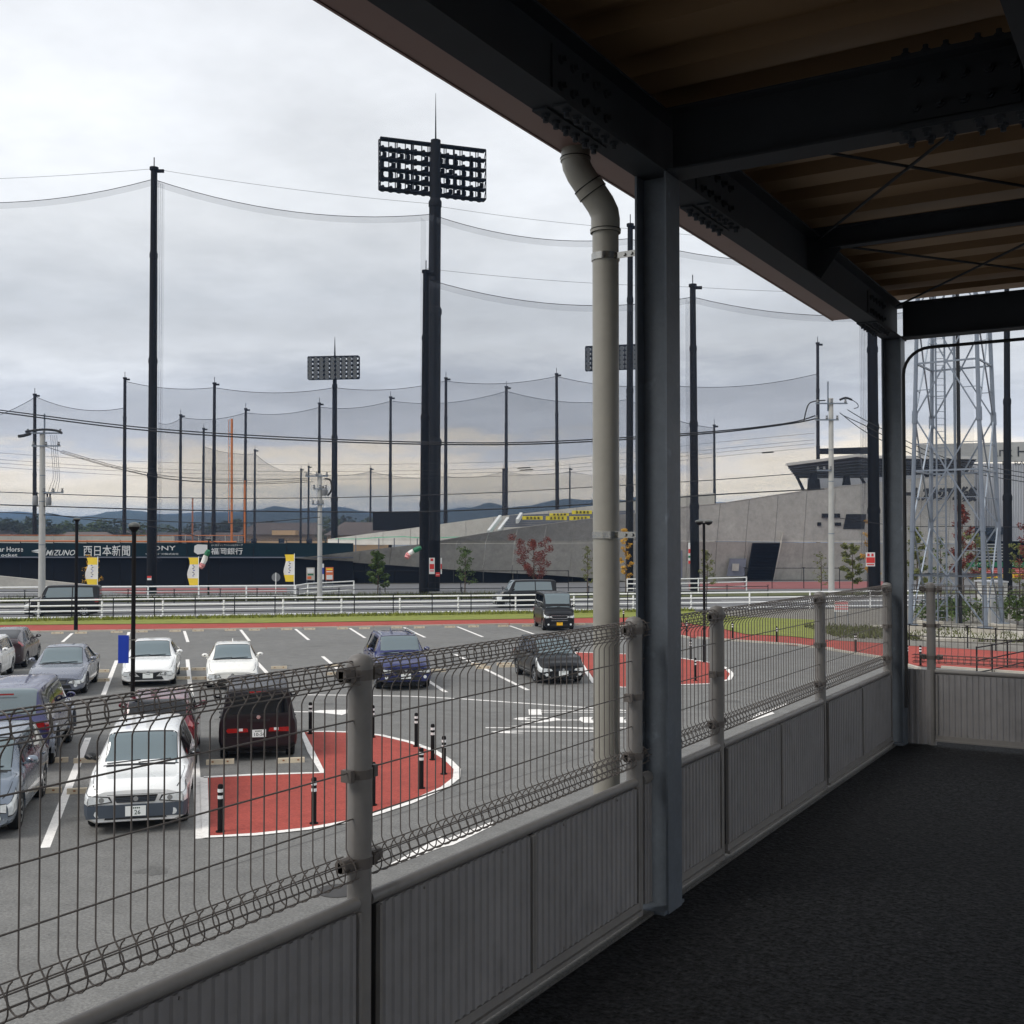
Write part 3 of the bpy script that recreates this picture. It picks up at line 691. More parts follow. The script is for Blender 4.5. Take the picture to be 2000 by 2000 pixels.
# ------------------------------------------------------------------ lamp posts
def lamp(label, base, top_z, r, heads, pr=1.0):
    t = thing('lamp_post', label, 'lamp post', base, 0, 'black lamp posts')
    b = Vector(base)
    mb = MB(); mb.tube([b, b+UPZ*0.9], r*1.25, 12); mb.tube([b+UPZ*0.9, b+UPZ*(top_z-0.12)], r, 12); mb.build('pole', 'lamp_black', t, smooth=True)
    for hx, hr in heads:
        c = b+RT*hx+UPZ*top_z
        prof = [(0.03, -0.10), (hr*0.96, -0.09), (hr, -0.07), (hr*0.97, -0.04), (hr*0.75, -0.01), (hr*0.3, 0.012), (0.002, 0.015)]
        rows = [[(c.x+q*math.cos(2*math.pi*k/18), c.y+q*math.sin(2*math.pi*k/18), c.z+z) for k in range(19)] for q, z in prof]
        h_ = MB().grid(rows).build('lamp_head', 'lamp_head', t, smooth=True)
        rows = [[(c.x+q*math.cos(2*math.pi*k/18), c.y+q*math.sin(2*math.pi*k/18), c.z+z) for k in range(19)] for q, z in [(hr*0.93, -0.088), (hr*0.86, -0.13), (hr*0.45, -0.185), (0.04, -0.21)]]
        MB().grid(rows).build('lens', 'lamp_black', h_, smooth=True)
        if abs(hx) > 0.01: mb = MB(); mb.tube([b+UPZ*(top_z-0.14), c-UPZ*0.14], 0.03, 8); mb.build('arm', 'lamp_black', t, smooth=True)
    return t
g = G(258, 1490); LP = lamp('black lamp post with a blue board, in front of the white sedan', (g.x, g.y, 0), 5.32, 0.047, [(0, 0.13)])
c = A(241, 1268, (g-EYE).dot(FH)); hw, hh = 0.118, 0.31
sg = thing('blue_board', 'plain blue upright board strapped to the lamp post', 'sign', (c.x, c.y, c.z))
mb = MB(); mb.slab([c-RT*hw-UPZ*hh, c+RT*hw-UPZ*hh, c+RT*hw+UPZ*hh, c-RT*hw+UPZ*hh], FH*0.012); mb.build('board', 'sign_blue', sg)
for dz in (-0.20, 0.20):
    mb = MB(); mb.tube([flat(g, c.z+dz), flat(g, c.z+dz+0.022)], 0.052, 14); mb.beam(c+RT*hw*0.6+UPZ*(dz+0.011)+FH*0.02, flat(g, c.z+dz+0.011), 0.012, 0.02); mb.build('strap', 'stainless', sg)
g = G(148, 1233); lamp('black lamp post on the kerb left of the blue board', (g.x, g.y, 0), 6.2, 0.085, [(0, 0.20)])
g = G(1376, 1294); lamp('black twin headed lamp post on the far red island', (g.x, g.y, 0), 5.78, 0.055, [(-0.19, 0.17), (0.19, 0.17)])
g = G(407, 1166); lamp('slim black lamp post before the bank advertisement', (g.x, g.y, 0), 5.2, 0.07, [(0, 0.24)])
# ------------------------------------------------------------------ white guard rails
def rail_run(label, pts_px, heights, post_h, pr=0.062, m='white_rail', nm='guard_rail', end=True, post_extra=0.0, cap=None, grp='guard rails along the road'):
    P = [G(*p) for p in pts_px]; t = thing(nm, label, 'railing', flat(P[0]), 0, grp)
    for p in P:
        mb = MB(); mb.tube([flat(p, 0), flat(p, post_h)], pr, 8)
        if cap: mb.obox(p, RT, FH, cap, pr*1.2, post_h, post_h+0.03)
        mb.build('post', m, t, smooth=True)
    for i in range(len(P)-1):
        for z in heights:
            mb = MB(); mb.tube([flat(P[i], z), flat(P[i+1], z)], pr*0.82, 6); mb.build('rail', m, t, smooth=True)
    return t
def on_line(a, b, x):
    "ground point at picture column x on the line from a to b"
    t0 = (a[1]-1058); t1 = (b[1]-1058); f_ = (x-a[0])/(b[0]-a[0]); return (x, 1058+t0+(t1-t0)*f_)
xs = [-165, -45, 75, 199, 318, 437, 553, 667, 781, 895, 1007, 1121, 1237, 1350, 1464, 1582, 1700, 1820]
rail_run('white four rail guard fence on the near side of the road', [on_line((0, 1212), (1350, 1192), x) for x in xs], (1.22, 0.86, 0.52, 0.14), 1.28)
xs = [-120, -20, 93, 189, 289, 388, 481, 577]
rail_run('white guard fence beyond the road in front of the advertisement wall', [on_line((0, 1178), (1000, 1169.5), x) for x in xs]+[(601, 1168), (691, 1161.5)], (1.25, 0.86, 0.45), 1.3, 0.065)
rail_run('short white guard fence beyond the road right of the steel column', [(1225, 1160), (1290, 1160), (1364, 1158.5), (1458, 1155)], (1.38, 0.95, 0.5), 1.45, 0.065)
xs = [-105, -24, 57, 140, 221, 301.5, 381, 458, 537, 615, 692, 768, 844, 920, 996, 1070, 1148, 1226, 1302, 1380]
rail_run('thin black wire fence on slim posts along the lawn', [on_line((0, 1214), (1350, 1194), x) for x in xs], (1.2, 0.8, 0.42), 1.36, 0.032, 'rope_black', 'wire_fence', cap=0.11, grp='black wire fences')
xs = [-50, 48, 150, 250, 340, 430, 502, 582, 662, 742, 822, 902, 982, 1060, 1150, 1240, 1330, 1420, 1500]
rail_run('thin black wire fence along the far verge of the road', [on_line((0, 1181), (1000, 1172), x) for x in xs], (1.0, 0.6), 1.1, 0.035, 'rope_black', 'wire_fence', cap=0.1, grp='black wire fences')
rail_run('thin black fence at the foot of the stadium wall on the right', [(1455, 1150), (1508, 1150), (1570, 1150), (1640, 1150), (1694, 1150)], (2.15, 0.9), 2.2, 0.04, 'rope_black', 'wire_fence', cap=0.18, grp='black wire fences')
rail_run('thin black fence in front of the dark stadium plinth', [(690, 1157), (752, 1157), (850, 1156.5), (900, 1156), (1010, 1156), (1110, 1155.5)], (2.05, 0.9), 2.1, 0.04, 'rope_black', 'wire_fence', grp='black wire fences')
rail_run('black pipe fence by the red path below the lattice tower', [(1776, 1262), (1834, 1265), (1890, 1267), (1945, 1272), (2010, 1275), (2080, 1279)], (0.98, 0.5), 1.02, 0.028, 'rope_black', 'pipe_fence', cap=0.1, grp='black wire fences')
rail_run('black railing of a ramp at the bottom right beyond the end fence', [(1908, 1318), (1938, 1312), (1968, 1305), (2002, 1297), (2040, 1288)], (1.0, 0.52, 0.08), 1.04, 0.03, 'rope_black', 'pipe_fence', grp='black wire fences')
# ================================================================== stadium
def SD(px): return 1.0/(1/122.0+(1/138.5-1/122.0)*px/1400.0)
def SW(px, py, back=0.0): return A(px, py, SD(px)+back)
def lerp_poly(pl, x):
    for i in range(len(pl)-1):
        if pl[i][0] <= x <= pl[i+1][0]:
            t_ = (x-pl[i][0])/(pl[i+1][0]-pl[i][0]); return pl[i][1]+(pl[i+1][1]-pl[i][1])*t_
    return pl[0][1] if x < pl[0][0] else pl[-1][1]
def below(p, z=0.0): return Vector((p.x, p.y, z))
# outfield wall with the advertisements
ow = thing('outfield_wall', 'dark outfield wall with white advertisements and an orange top rail', 'wall', below(SW(0, 1100, 1)))
for i in range(12):
    x0, x1 = -90+i*65, -90+(i+1)*65-0.6
    if x1 > 690: x1 = 690
    a, b = SW(x0, 1089, 1), SW(x1, 1089, 1)
    MB().slab([below(a), below(b), b, a], FH*0.4).build('lower_panel', 'wall_black', ow)
    a, b, c, d = SW(x0, 1088.2, 0.6), SW(x1, 1088.2, 0.6), SW(x1, 1061, 0.6), SW(x0, 1060, 0.6)
    MB().slab([a, b, c, d], FH*0.4).build('padding', 'field_wall', ow)
    mb = MB(); mb.tube([SW(x0, 1055, 0.8), SW(x0, 1089, 0.3)], 0.05, 6); mb.build('post', 'wall_black', ow)
mb = MB(); mb.tube([SW(-90, 1056, 0.6), SW(462, 1058.5, 0.6)], 0.09, 8); mb.build('top_rail', 'orange', ow, smooth=True)
mb = MB(); mb.tube([SW(-90, 1088.5, 0.3), SW(690, 1089, 0.3)], 0.07, 6); mb.build('band_rail', 'roof_grey', ow, smooth=True)
wr = (SW(600, 1075)-SW(0, 1075)); wr.z = 0; wr.normalize()
def ad(txt, x0, x1, y0, y1, m='sign_white', back=0.52, **k):
    a, b = SW(x0, (y0+y1)/2, back), SW(x1, (y0+y1)/2, back); h = abs(SW(x0, y0, back).z-SW(x0, y1, back).z)
    lettering(txt, (a+b)/2, wr, UPZ, 1, m, ow, 'advertisement', fit=((b-a).length, h), **k)
ad('ar Horse', -2, 45, 1068, 1077.5, bold=0.01); ad('ocket', 2, 34, 1081, 1087, bold=0.01)
ad('MIZUNO', 89, 147, 1074, 1085, shear=0.35, bold=0.012)
for dy in (0, 1):
    p0 = [(61, 1076+dy*1.5), (76, 1072.5+dy*5), (80, 1075+dy*5.5), (92, 1069.5+dy*2), (80, 1078+dy*6), (74, 1077+dy*3)]
    MB().slab([SW(x, y, 0.50) for x, y in p0], -FH*0.03).build('advertisement', 'sign_white', ow)
ad('西日本新聞', 163, 254, 1065, 1086, bold=0.006); ad('SONY', 288, 343, 1066, 1075, bold=0.004); ad('ｿﾆｰｾﾐｺﾝﾀﾞｸﾀ株式会社', 284, 349, 1080, 1084)
MB().slab([SW(x, y, 0.50) for x, y in ((380, 1066), (386, 1063), (405, 1064), (405, 1080), (386, 1083), (379, 1078))], -FH*0.03).build('advertisement', 'sign_white', ow)
ad('ふくおかフィナンシャルグループ', 412, 474, 1062.5, 1067); ad('福岡銀行', 412, 474, 1070, 1083, bold=0.006)
# further orange railing and grey inner fence
fr = thing('inner_fence', 'grey inner fence with a thin orange rail behind the outfield wall', 'fence', below(SW(0, 1050, 24)))
mb = MB(); mb.tube([SW(-90, 1045.2, 24), SW(480, 1046, 24)], 0.05, 6); mb.build('rail', 'orange', fr, smooth=True)
for i in range(22):
    x = -80+i*26; mb = MB(); mb.tube([SW(x, 1045.5, 24), below(SW(x, 1060, 24), 2)], 0.05, 6); mb.build('post', 'concrete_pole', fr)
MB().slab([SW(-90, 1047, 25), SW(340, 1047.5, 25), SW(340, 1062, 25), SW(-90, 1062, 25)], FH*0.2).build('screen', 'concrete_light', fr)
# small concrete wedge on the left
w_ = MB().slab([SW(-40, 1121, -6), SW(180, 1143, -6), below(SW(180, 1146, -6)), below(SW(-40, 1140, -6))], FH*0.6).build('concrete_ramp_wall', 'concrete_light')
tag(w_, 'low tapering concrete ramp wall left of the dark outfield wall', 'wall')

# ------------------------------------------------------------------ concrete stand
Tt = [(575, 1090), (680, 1078), (830, 1061), (900, 1049), (1000, 1033), (1160, 1012), (1240, 1003), (1323, 991), (1412, 983), (1533, 964), (1600, 955), (1691, 945), (1760, 938), (1830, 931), (1930, 922)]
Ff = [(575, 1090.5), (830, 1061.5), (1155, 1061), (1323, 1057), (1691, 1061), (1930, 1063)]
Bb = [(575, 1091), (825, 1108), (926, 1116), (1071, 1123), (1156, 1129), (1240, 1137), (1323, 1142), (1930, 1142)]
sw_ = thing('stadium_stand', 'long tapering grey concrete stand of the ballpark with slanted joints', 'stadium', below(SW(1000, 1100)))
xs = [575, 640, 700, 760, 830]+[830+56.5*i for i in range(1, 20)]
for i in range(len(xs)-1):
    x0, x1 = xs[i]+0.35, xs[i+1]-0.35
    sl = lambda x, t_: x+(10*t_ if 600 < x < 1900 else 0)
    lo = [SW(x0, lerp_poly(Bb, x0), 1.2), SW(x1, lerp_poly(Bb, x1), 1.2), SW(sl(x1, .5), lerp_poly(Ff, sl(x1, .5)), 0), SW(sl(x0, .5), lerp_poly(Ff, sl(x0, .5)), 0)]
    MB().slab(lo, FH*0.5).build('concrete_panel', 'concrete', sw_)
    if x0 > 829:
        xa, xb = sl(x0, .5), sl(x1, .5); xc, xd = sl(x1, 1.2), sl(x0, 1.2)
        tb_ = -0.9 if x0 < 1250 else 0.8
        up = [SW(xa, lerp_poly(Ff, xa)-0.7, 0.05), SW(xb, lerp_poly(Ff, xb)-0.7, 0.05), SW(xc, lerp_poly(Tt, xc), tb_), SW(xd, lerp_poly(Tt, xd), tb_)]
        MB().slab(up, FH*0.5).build('concrete_panel', 'concrete', sw_)
        MB().slab([SW(xd, lerp_poly(Tt, xd)-0.9, tb_-0.05), SW(xc, lerp_poly(Tt, xc)-0.9, tb_-0.05), SW(xc, lerp_poly(Tt, xc), tb_-0.05), SW(xd, lerp_poly(Tt, xd), tb_-0.05)], FH*1.6).build('coping', 'concrete_light', sw_)
for i in range(14):
    x0, x1 = 480+i*58, 480+(i+1)*58-0.5
    a, b = SW(x0, 1128 if x0 > 1000 else 1104, 2.2), SW(x1, 1128 if x0 > 1000 else 1104, 2.2)
    a.z = max(a.z, SW(x0, lerp_poly(Bb, max(575, x0))-3, 2.2).z); b.z = max(b.z, SW(x1, lerp_poly(Bb, max(575, x1))-3, 2.2).z)
    MB().slab([below(a), below(b), b, a], FH*0.4).build('plinth_panel', 'wall_black', sw_)
def dark_panel(pts, nm='dark_panel', m='louvre_black', back=-0.14):  # solid panels on the wall; the recess shade is put into their dark colour
    return MB().slab([SW(x, y, back) for x, y in pts], FH*0.3).build(nm, m, sw_)
# dark panel for the great louvred stair opening
lv = dark_panel([(1470, 1060.5), (1524, 1060.5), (1509.6, 1135), (1458, 1135)])
for k in range(14):
    t0 = k/14; y0 = 1062+t0*72; xa = 1470-12*t0; xb = 1524-14.4*t0
    MB().slab([SW(xa+1, y0, -0.30), SW(xb-1, y0, -0.30), SW(xb-1, y0+2.6, -0.22), SW(xa+1, y0+2.6, -0.22)], FH*0.06).build('slat', 'wall_black', lv)
MB().slab([SW(1525, 1059.5, -0.30), SW(1529, 1040, -0.30), SW(1531, 1040, -0.30), SW(1526.5, 1062, -0.30), SW(1511.5, 1135, 0.0), SW(1509.8, 1135, 0.0)], FH*0.3).build('jamb', 'concrete_light', lv)
n_ = dark_panel([(1426, 1091), (1458, 1091), (1454, 1125), (1420, 1125)], 'niche_panel', 'roof_grey', -0.10)  # flat panel, the shade of the niche put into its grey
MB().slab([SW(x, y, -0.35) for x, y in ((1431, 1101), (1444, 1101), (1442.5, 1115), (1430, 1115))], FH*0.2).build('cabinet', 'concrete', n_)
dark_panel([(1654, 1004), (1692, 1004), (1688, 1033), (1647, 1033)], back=0.15)
for x0, x1, y0, y1 in ((1606, 1641, 1003, 1011), (1597, 1604, 1020, 1027), (1631, 1643, 1020.5, 1027)): dark_panel([(x0, y0), (x1, y0), (x1, y1), (x0, y1)], 'window', back=0.15)
# steel door on the lower left of the right half
d_ = dark_panel([(1325, 1075), (1333, 1075), (1333, 1132), (1325, 1132)], 'service_ladder', 'roof_grey', -0.4)
# seat rows, stairs and parapets between the two stands
sb = thing('stand_seating', 'seating terrace with white stair parapets between the two concrete stands', 'seating', below(SW(1050, 1030, 14)))
for k in range(6):
    y0 = 1030-k*4; MB().slab([SW(985+k*2, y0, 10+k*1.6), SW(1240, y0-10, 10+k*1.6), SW(1240, y0-13.5, 10+k*1.6), SW(985+k*2, y0-3.5, 10+k*1.6)], FH*0.5).build('seat_row', 'roof_grey', sb)
for xa, ya, xb, yb in ((954, 1040, 977, 1010), (974, 1038, 992, 1014), (1010, 1018, 1018, 1005)):
    mb = MB(); mb.beam(SW(xa, ya, 9), SW(xb, yb, 16), 0.35, 0.55); mb.build('parapet', 'sign_white', sb)
for i, (x0, x1, y0, y1, lab) in enumerate(((1020, 1060, 1008, 1015, 'leftmost yellow board on the seating terrace'), (1066, 1107, 1008, 1015.8, 'yellow board second from the left in the lower line on the terrace'),
        (1073, 1111, 1002.5, 1007.4, 'yellow board half hidden behind another on the terrace'), (1112, 1152, 1008, 1016, 'yellow board right in the lower line on the terrace'), (1117, 1156, 997, 1004, 'topmost yellow board on the terrace'))):
    bk = 8.5 if i != 2 else 9.5
    t = MB().slab([SW(x0, y1, bk), SW(x1, y1, bk), SW(x1, y0, bk), SW(x0, y0, bk)], FH*0.1).build('yellow_board', 'sign_yellow'); tag(t, lab, 'sign', 'yellow boards on the terrace')
    wd = x1-x0
    for j in range(4):
        xa = x0+wd*(0.20+0.18*j); ym = (y0+y1)/2; hh = (y1-y0)*0.27
        mb = MB()
        for q in range(3): mb.slab([SW(xa, ym-hh+q*hh*0.9+0.45, bk-0.05), SW(xa+wd*0.11, ym-hh+q*hh*0.9+0.45, bk-0.05), SW(xa+wd*0.11, ym-hh+q*hh*0.9-0.35, bk-0.05), SW(xa, ym-hh+q*hh*0.9-0.35, bk-0.05)], FH*0.03)
        mb.slab([SW(xa+wd*0.045, ym-hh, bk-0.07), SW(xa+wd*0.07, ym-hh, bk-0.07), SW(xa+wd*0.07, ym+hh, bk-0.07), SW(xa+wd*0.045, ym+hh, bk-0.07)], FH*0.03)
        mb.build('lettering', 'ink', t)
# second stand behind
T2_ = [(640, 1053), (730, 1041), (830, 1028), (900, 1018), (960, 1010), (1157, 988), (1240, 978), (1330, 968), (1400, 963)]
s2 = thing('far_stand', 'paler concrete stand rising behind the first one', 'stadium', below(SW(900, 1050, 30)))
xs = [640+54*i for i in range(15)]
for i in range(14):
    x0, x1 = xs[i]+0.3, xs[i+1]-0.3
    MB().slab([SW(x0, 1064, 30), SW(x1, 1064, 30), SW(x1, lerp_poly(T2_, x1), 31), SW(x0, lerp_poly(T2_, x0), 31)], FH*0.6).build('concrete_panel', 'concrete_light', s2)
# green shade canopy of the bullpen
gc = thing('green_canopy', 'bright green shade net canopy above the dugout left of the light tower', 'canopy', below(SW(750, 1060, 12)))
rows = []
for r_, (bk) in enumerate((9, 12, 15)):
    rows.append([SW(x, y-(1.5 if r_ == 1 else 0), bk) for x, y in ((655, 1053), (700, 1053.5), (745, 1050), (790, 1049), (830, 1052), (880, 1050), (960, 1049), (985, 1047))])
MB().grid(rows).build('net_sheet', 'green_net', gc, smooth=True)
for x in (661, 695, 740, 770, 815, 900): mb = MB(); mb.tube([SW(x, 1051.5, 9), below(SW(x, 1075, 9))], 0.07, 6); mb.build('post', 'roof_grey', gc)
o = MB().slab([SW(728, 1036, 33), SW(829, 1036, 33), SW(829, 1000, 33), SW(728, 1000, 33)], FH*1.5).build('scoreboard', 'wall_black'); tag(o, 'plain black board rising over the far stand left of the light tower', 'scoreboard')
# ------------------------------------------------------------------ grandstand roof
cn = thing('grandstand_roof', 'grandstand roof with white edge above the concrete wall on the right', 'roof', below(SW(1650, 930, 6)))
fe = [(1537, 906), (1600, 898), (1677, 888), (1700, 891), (1780, 892), (1908, 893)]
be = [(1556, 934), (1610, 934), (1680, 933.5), (1700, 933), (1780, 928), (1890, 922)]
MB().grid([[SW(x, y+3, 1) for x, y in fe], [SW(x, y, 13) for x, y in be]]).build('underside', 'canopy_dark', cn)
for i in range(len(fe)-1):
    (xa, ya), (xb, yb) = fe[i], fe[i+1]
    MB().slab([SW(xa, ya+3.6, 0.2), SW(xb, yb+3.6, 0.2), SW(xb, yb-1.6, 0.2), SW(xa, ya-1.6, 0.2)], FH*0.8).build('edge', 'roof_edge', cn)
for k in range(1, 7):
    t_ = k/7; mb = MB()
    for i in range(len(fe)-1):
        a = SW(fe[i][0], fe[i][1]+3, 1).lerp(SW(*be[i], 13), t_); b = SW(fe[i+1][0], fe[i+1][1]+3, 1).lerp(SW(*be[i+1], 13), t_); mb.beam(a-UPZ*0.12, b-UPZ*0.12, 0.12, 0.16)
    mb.build('purlin', 'roof_grey', cn)
for xa, ya, xb, yb in ((1557, 932, 1570, 959), (1681, 931, 1689, 946), (1800, 915, 1812, 934), (1832, 912, 1843, 934)): mb = MB(); mb.beam(SW(xa, ya, 12), SW(xb, yb, 4), 0.3, 0.3); mb.build('strut', 'wall_black', cn)
MB().slab([SW(1602, 886, 8), SW(1700, 886, 8), SW(1700, 873, 8), SW(1602, 876, 8)], FH*1.0).build('press_box', 'wall_black', cn)
MB().slab([SW(1578, 960, 15), SW(1890, 936, 15), SW(1890, 922, 15), SW(1578, 930, 15)], FH*0.4).build('back_cladding', 'cladding', cn)
for x, y, hx, hy in ((1590, 929, 7, 7), (1586, 946, 7, 11), (1597, 946, 6, 11), (1655, 938, 7, 9), (1822, 930, 8, 11)):
    MB().slab([SW(x-hx*0.6, y-hy, 3), SW(x+hx*0.6, y-hy, 3), SW(x+hx, y+hy, 3), SW(x-hx, y+hy, 3)], FH*0.8).build('speaker', 'louvre_black', cn)
a, b = SW(1745, 966, 0.4), SW(1902, 966, 0.4)
for ox_, oz_ in ((0, 0), (0.09, 0.02), (-0.09, -0.02), (0.03, 0.08)): lettering('ホーム スタジアム筑後', (a+b)/2-FH*(0.9+0.02*ox_)+wr*ox_+UPZ*oz_, (b-a), UPZ, 1, 'ink', sw_, 'lettering', fit=((b-a).length, SW(1800, 952, 1).z-SW(1800, 981, 1).z), shear=0.25, bold=0.05)
# ------------------------------------------------------------------ clad building on the far right
cb = thing('clad_building', 'pale ribbed clad building with team lettering at the right edge', 'building', below(A(1960, 1060, 112)))
xa, xb, DR = 1893, 2120, 152
rows = [[], []]
for k in range(92):
    x = xa+(xb-xa)*k/91; bk = 0.14 if k % 2 else 0
    rows[0].append(A(x, 1057, DR+bk)); rows[1].append(A(x, 905, DR+bk))
MB().grid(rows).build('cladding', 'cladding', cb)
MB().slab([A(1795, 904, DR), A(xb, 900, DR), A(xb, 860, DR), A(1795, 868, DR)], FH*0.6).build('upper_wall', 'concrete_pole', cb)
MB().slab([A(xa, 1140, DR+4), A(xb, 1140, DR+4), A(xb, 1057, DR+4), A(xa, 1057, DR+4)], FH*0.5).build('ground_floor', 'louvre_black', cb)
MB().slab([A(1870, 1120, DR+1), A(1910, 1120, DR+1), A(1910, 1045, DR+1), A(1870, 1045, DR+1)], FH*0.5).build('entrance_bay', 'concrete', cb)
for x0, x1, y0, y1 in ((1907, 1968, 1030, 1044), (1918, 1926, 1041, 1056), (1932, 1948, 1042, 1056)): MB().slab([A(x0, y1, DR-0.5), A(x1, y1, DR-0.5), A(x1, y0, DR-0.5), A(x0, y0, DR-0.5)], FH*0.4).build('window', 'dark_glass', cb)
for k in range(6): MB().slab([A(1910, 1062+k*6, DR-1-k*.5), A(1968, 1062+k*6, DR-1-k*.5), A(1968, 1064.6+k*6, DR-1-k*.5), A(1910, 1064.6+k*6, DR-1-k*.5)], FH*0.5).build('step', 'concrete_pole', cb)
rr = (A(2000, 880, DR)-A(1900, 880, DR))
lettering('ank H', A(1971, 882, DR)-FH*0.05, rr, UPZ, 1, 'ink', cb, 'lettering', fit=(4.5, 1.36)); lettering('KS BA', A(1978, 905, DR)-FH*0.25, rr, UPZ, 1, 'ink', cb, 'lettering', fit=(3.0, 0.55))
# banners and stalls below the building
for nm, lab, x0, x1, y0, y1, m, D in (('green_banner', 'green horizontal banner with white lettering behind the lattice tower', 1889, 2030, 1098, 1107, 'sign_green', 104), ('pink_banner', 'pale pink striped banner under the green banner', 1911, 2030, 1109.5, 1119.5, 'sign_pink', 104.2),
                                      ('yellow_banner', 'yellow horizontal banner at the bottom right behind the tower', 1892, 2030, 1121.5, 1129, 'banner_yellow', 103.5)):
    t = MB().slab([A(x0, y1, D), A(x1, y1, D), A(x1, y0, D), A(x0, y0, D)], FH*0.08).build(nm, m); tag(t, lab, 'banner', 'banners below the clad building')
    if m == 'sign_green':
        lettering('ベースボール', A(1983, 1102.5, D)-FH*0.04, rr, UPZ, 1, 'sign_white', t, fit=(2.2, 0.28)); lettering('タマスタ', A(1921, 1102.5, D)-FH*0.04, rr, UPZ, 1, 'sign_white', t, fit=(1.9, 0.28))
    if m == 'sign_pink':
        for k in range(2):
            MB().slab([A(x0, 1112+k*5, D-0.05), A(x1, 1112+k*5, D-0.05), A(x1, 1110.6+k*5, D-0.05), A(x0, 1110.6+k*5, D-0.05)], FH*0.03).build('stripe', 'sign_red', t)
    if m == 'banner_yellow':
        for k in range(7): MB().slab([A(1926+k*11, 1126.5, D-0.05), A(1934+k*11, 1126.5, D-0.05), A(1934+k*11, 1124, D-0.05), A(1926+k*11, 1124, D-0.05)], FH*0.03).build('lettering', 'sign_red', t)
# ================================================================== net poles, nets, floodlights
def net_pole(label, xt, yt, xb, D, wb, wt, m='pole_black', brk=(0.28, 0.55, 0.80), hook=1, group='black net poles of the ballpark'):
    top = A(xt, yt, D); base = A(xb, 1058, D); base.z = 0; k = D/FPX
    t = thing('net_pole', label, 'pole', base, 0, group)
    H = top.z; zs = [0]+[H*b for b in brk]+[H]; ws_ = [wb+(wt-wb)*i/(len(zs)-2) for i in range(len(zs)-1)]
    def at(z): return base.lerp(Vector((top.x, top.y, 0)), z/H)+UPZ*z
    for i in range(len(zs)-1):
        r_ = ws_[i]*k/2
        mb = MB(); mb.tube([at(zs[i]), at(zs[i+1])], [r_*1.02, r_*0.97], 12); mb.build('section', m, t, smooth=True)
        if i: mb = MB(); mb.tube([at(zs[i]-0.35), at(zs[i]), at(zs[i]+0.25)], [ws_[i-1]*k/2*1.06, ws_[i-1]*k/2*1.06, r_*1.02], 12); mb.build('collar', m, t, smooth=True)
    rt = ws_[-1]*k/2
    mb = MB(); mb.tube([at(H-0.01), at(H+0.25)], rt*1.35, 10); mb.beam(at(H-0.1), at(H-0.1)+RT*hook*(rt*2.2+0.25), 0.18, 0.3); mb.tube([at(H), at(H+1.2)], 0.05, 6); mb.build('head', m, t)
    return t
near = [('tall black net pole left in front of the advertisement wall', 301, 332, 297, 106, 19, 13), ('black net pole standing hard against the great light tower', 832, 533, 828, 107, 19, 12),
        ('black net pole seen between the downpipe and the steel column', 1231, 442, 1229, 112, 15, 11), ('tall brown black net pole just right of the steel column', 1353, 560, 1357, 112, 18, 12),
        ('thick black net pole touching the far steel column', 1703, 560, 1707, 100, 24, 19), ('black net pole at the right edge behind the lattice tower', 1966, 470, 1967, 100, 17, 9)]
for a in near: net_pole(*a)
far = [('slim black net pole at the left edge above the utility pole', 68, 772, 68, 190, 8.5, 6), ('slim black net pole above the newspaper advertisement', 244, 740, 243, 190, 8, 6), ('slim black net pole just right of the tall left pole', 353, 812, 352, 215, 7, 5),
       ('short slim net pole left of the orange foul pole', 398, 838, 396, 240, 6, 4.5), ('taller slim net pole immediately left of the orange foul pole', 419, 750, 417, 190, 8.5, 6), ('slim net pole immediately right of the orange foul pole', 480, 800, 478, 210, 7, 5),
       ('short net pole second right of the orange foul pole', 498, 880, 497, 250, 5.5, 4), ('low far net pole left of the middle utility pole', 588, 917, 587, 280, 4.5, 3.5), ('low far net pole touching the middle utility pole crossarm', 603, 912, 602, 280, 4.5, 3.5),
       ('slim net pole rising from the middle utility pole', 624, 789, 623, 210, 6.5, 5), ('low far net pole between the small floodlight tower and scoreboard', 724, 916, 723, 270, 4.5, 3.5), ('slim net pole in front of the black scoreboard', 763, 777, 762, 210, 7, 5),
       ('slim net pole just right of the great light tower', 871, 740, 870, 190, 8, 5.5), ('low far net pole paired with a taller one over the stand', 983, 917, 982, 280, 4.5, 4), ('slim net pole above the white stair parapets', 989, 757, 988, 200, 8, 5.5),
       ('slim net pole above the yellow boards', 1087, 732, 1089, 190, 8.5, 5.5), ('low far net pole right of the yellow boards', 1113, 916, 1113, 280, 3.5, 3), ('slim net pole beside the steel column with an arm', 1226, 776, 1228, 200, 7.5, 5),
       ('slim net pole above the stand left of the right utility pole', 1395, 832, 1396, 200, 6, 4.5), ('slim brown net pole behind the right utility pole', 1597, 672, 1598, 180, 8.5, 6)]
for a in far: net_pole(*a, m='pole_brown')

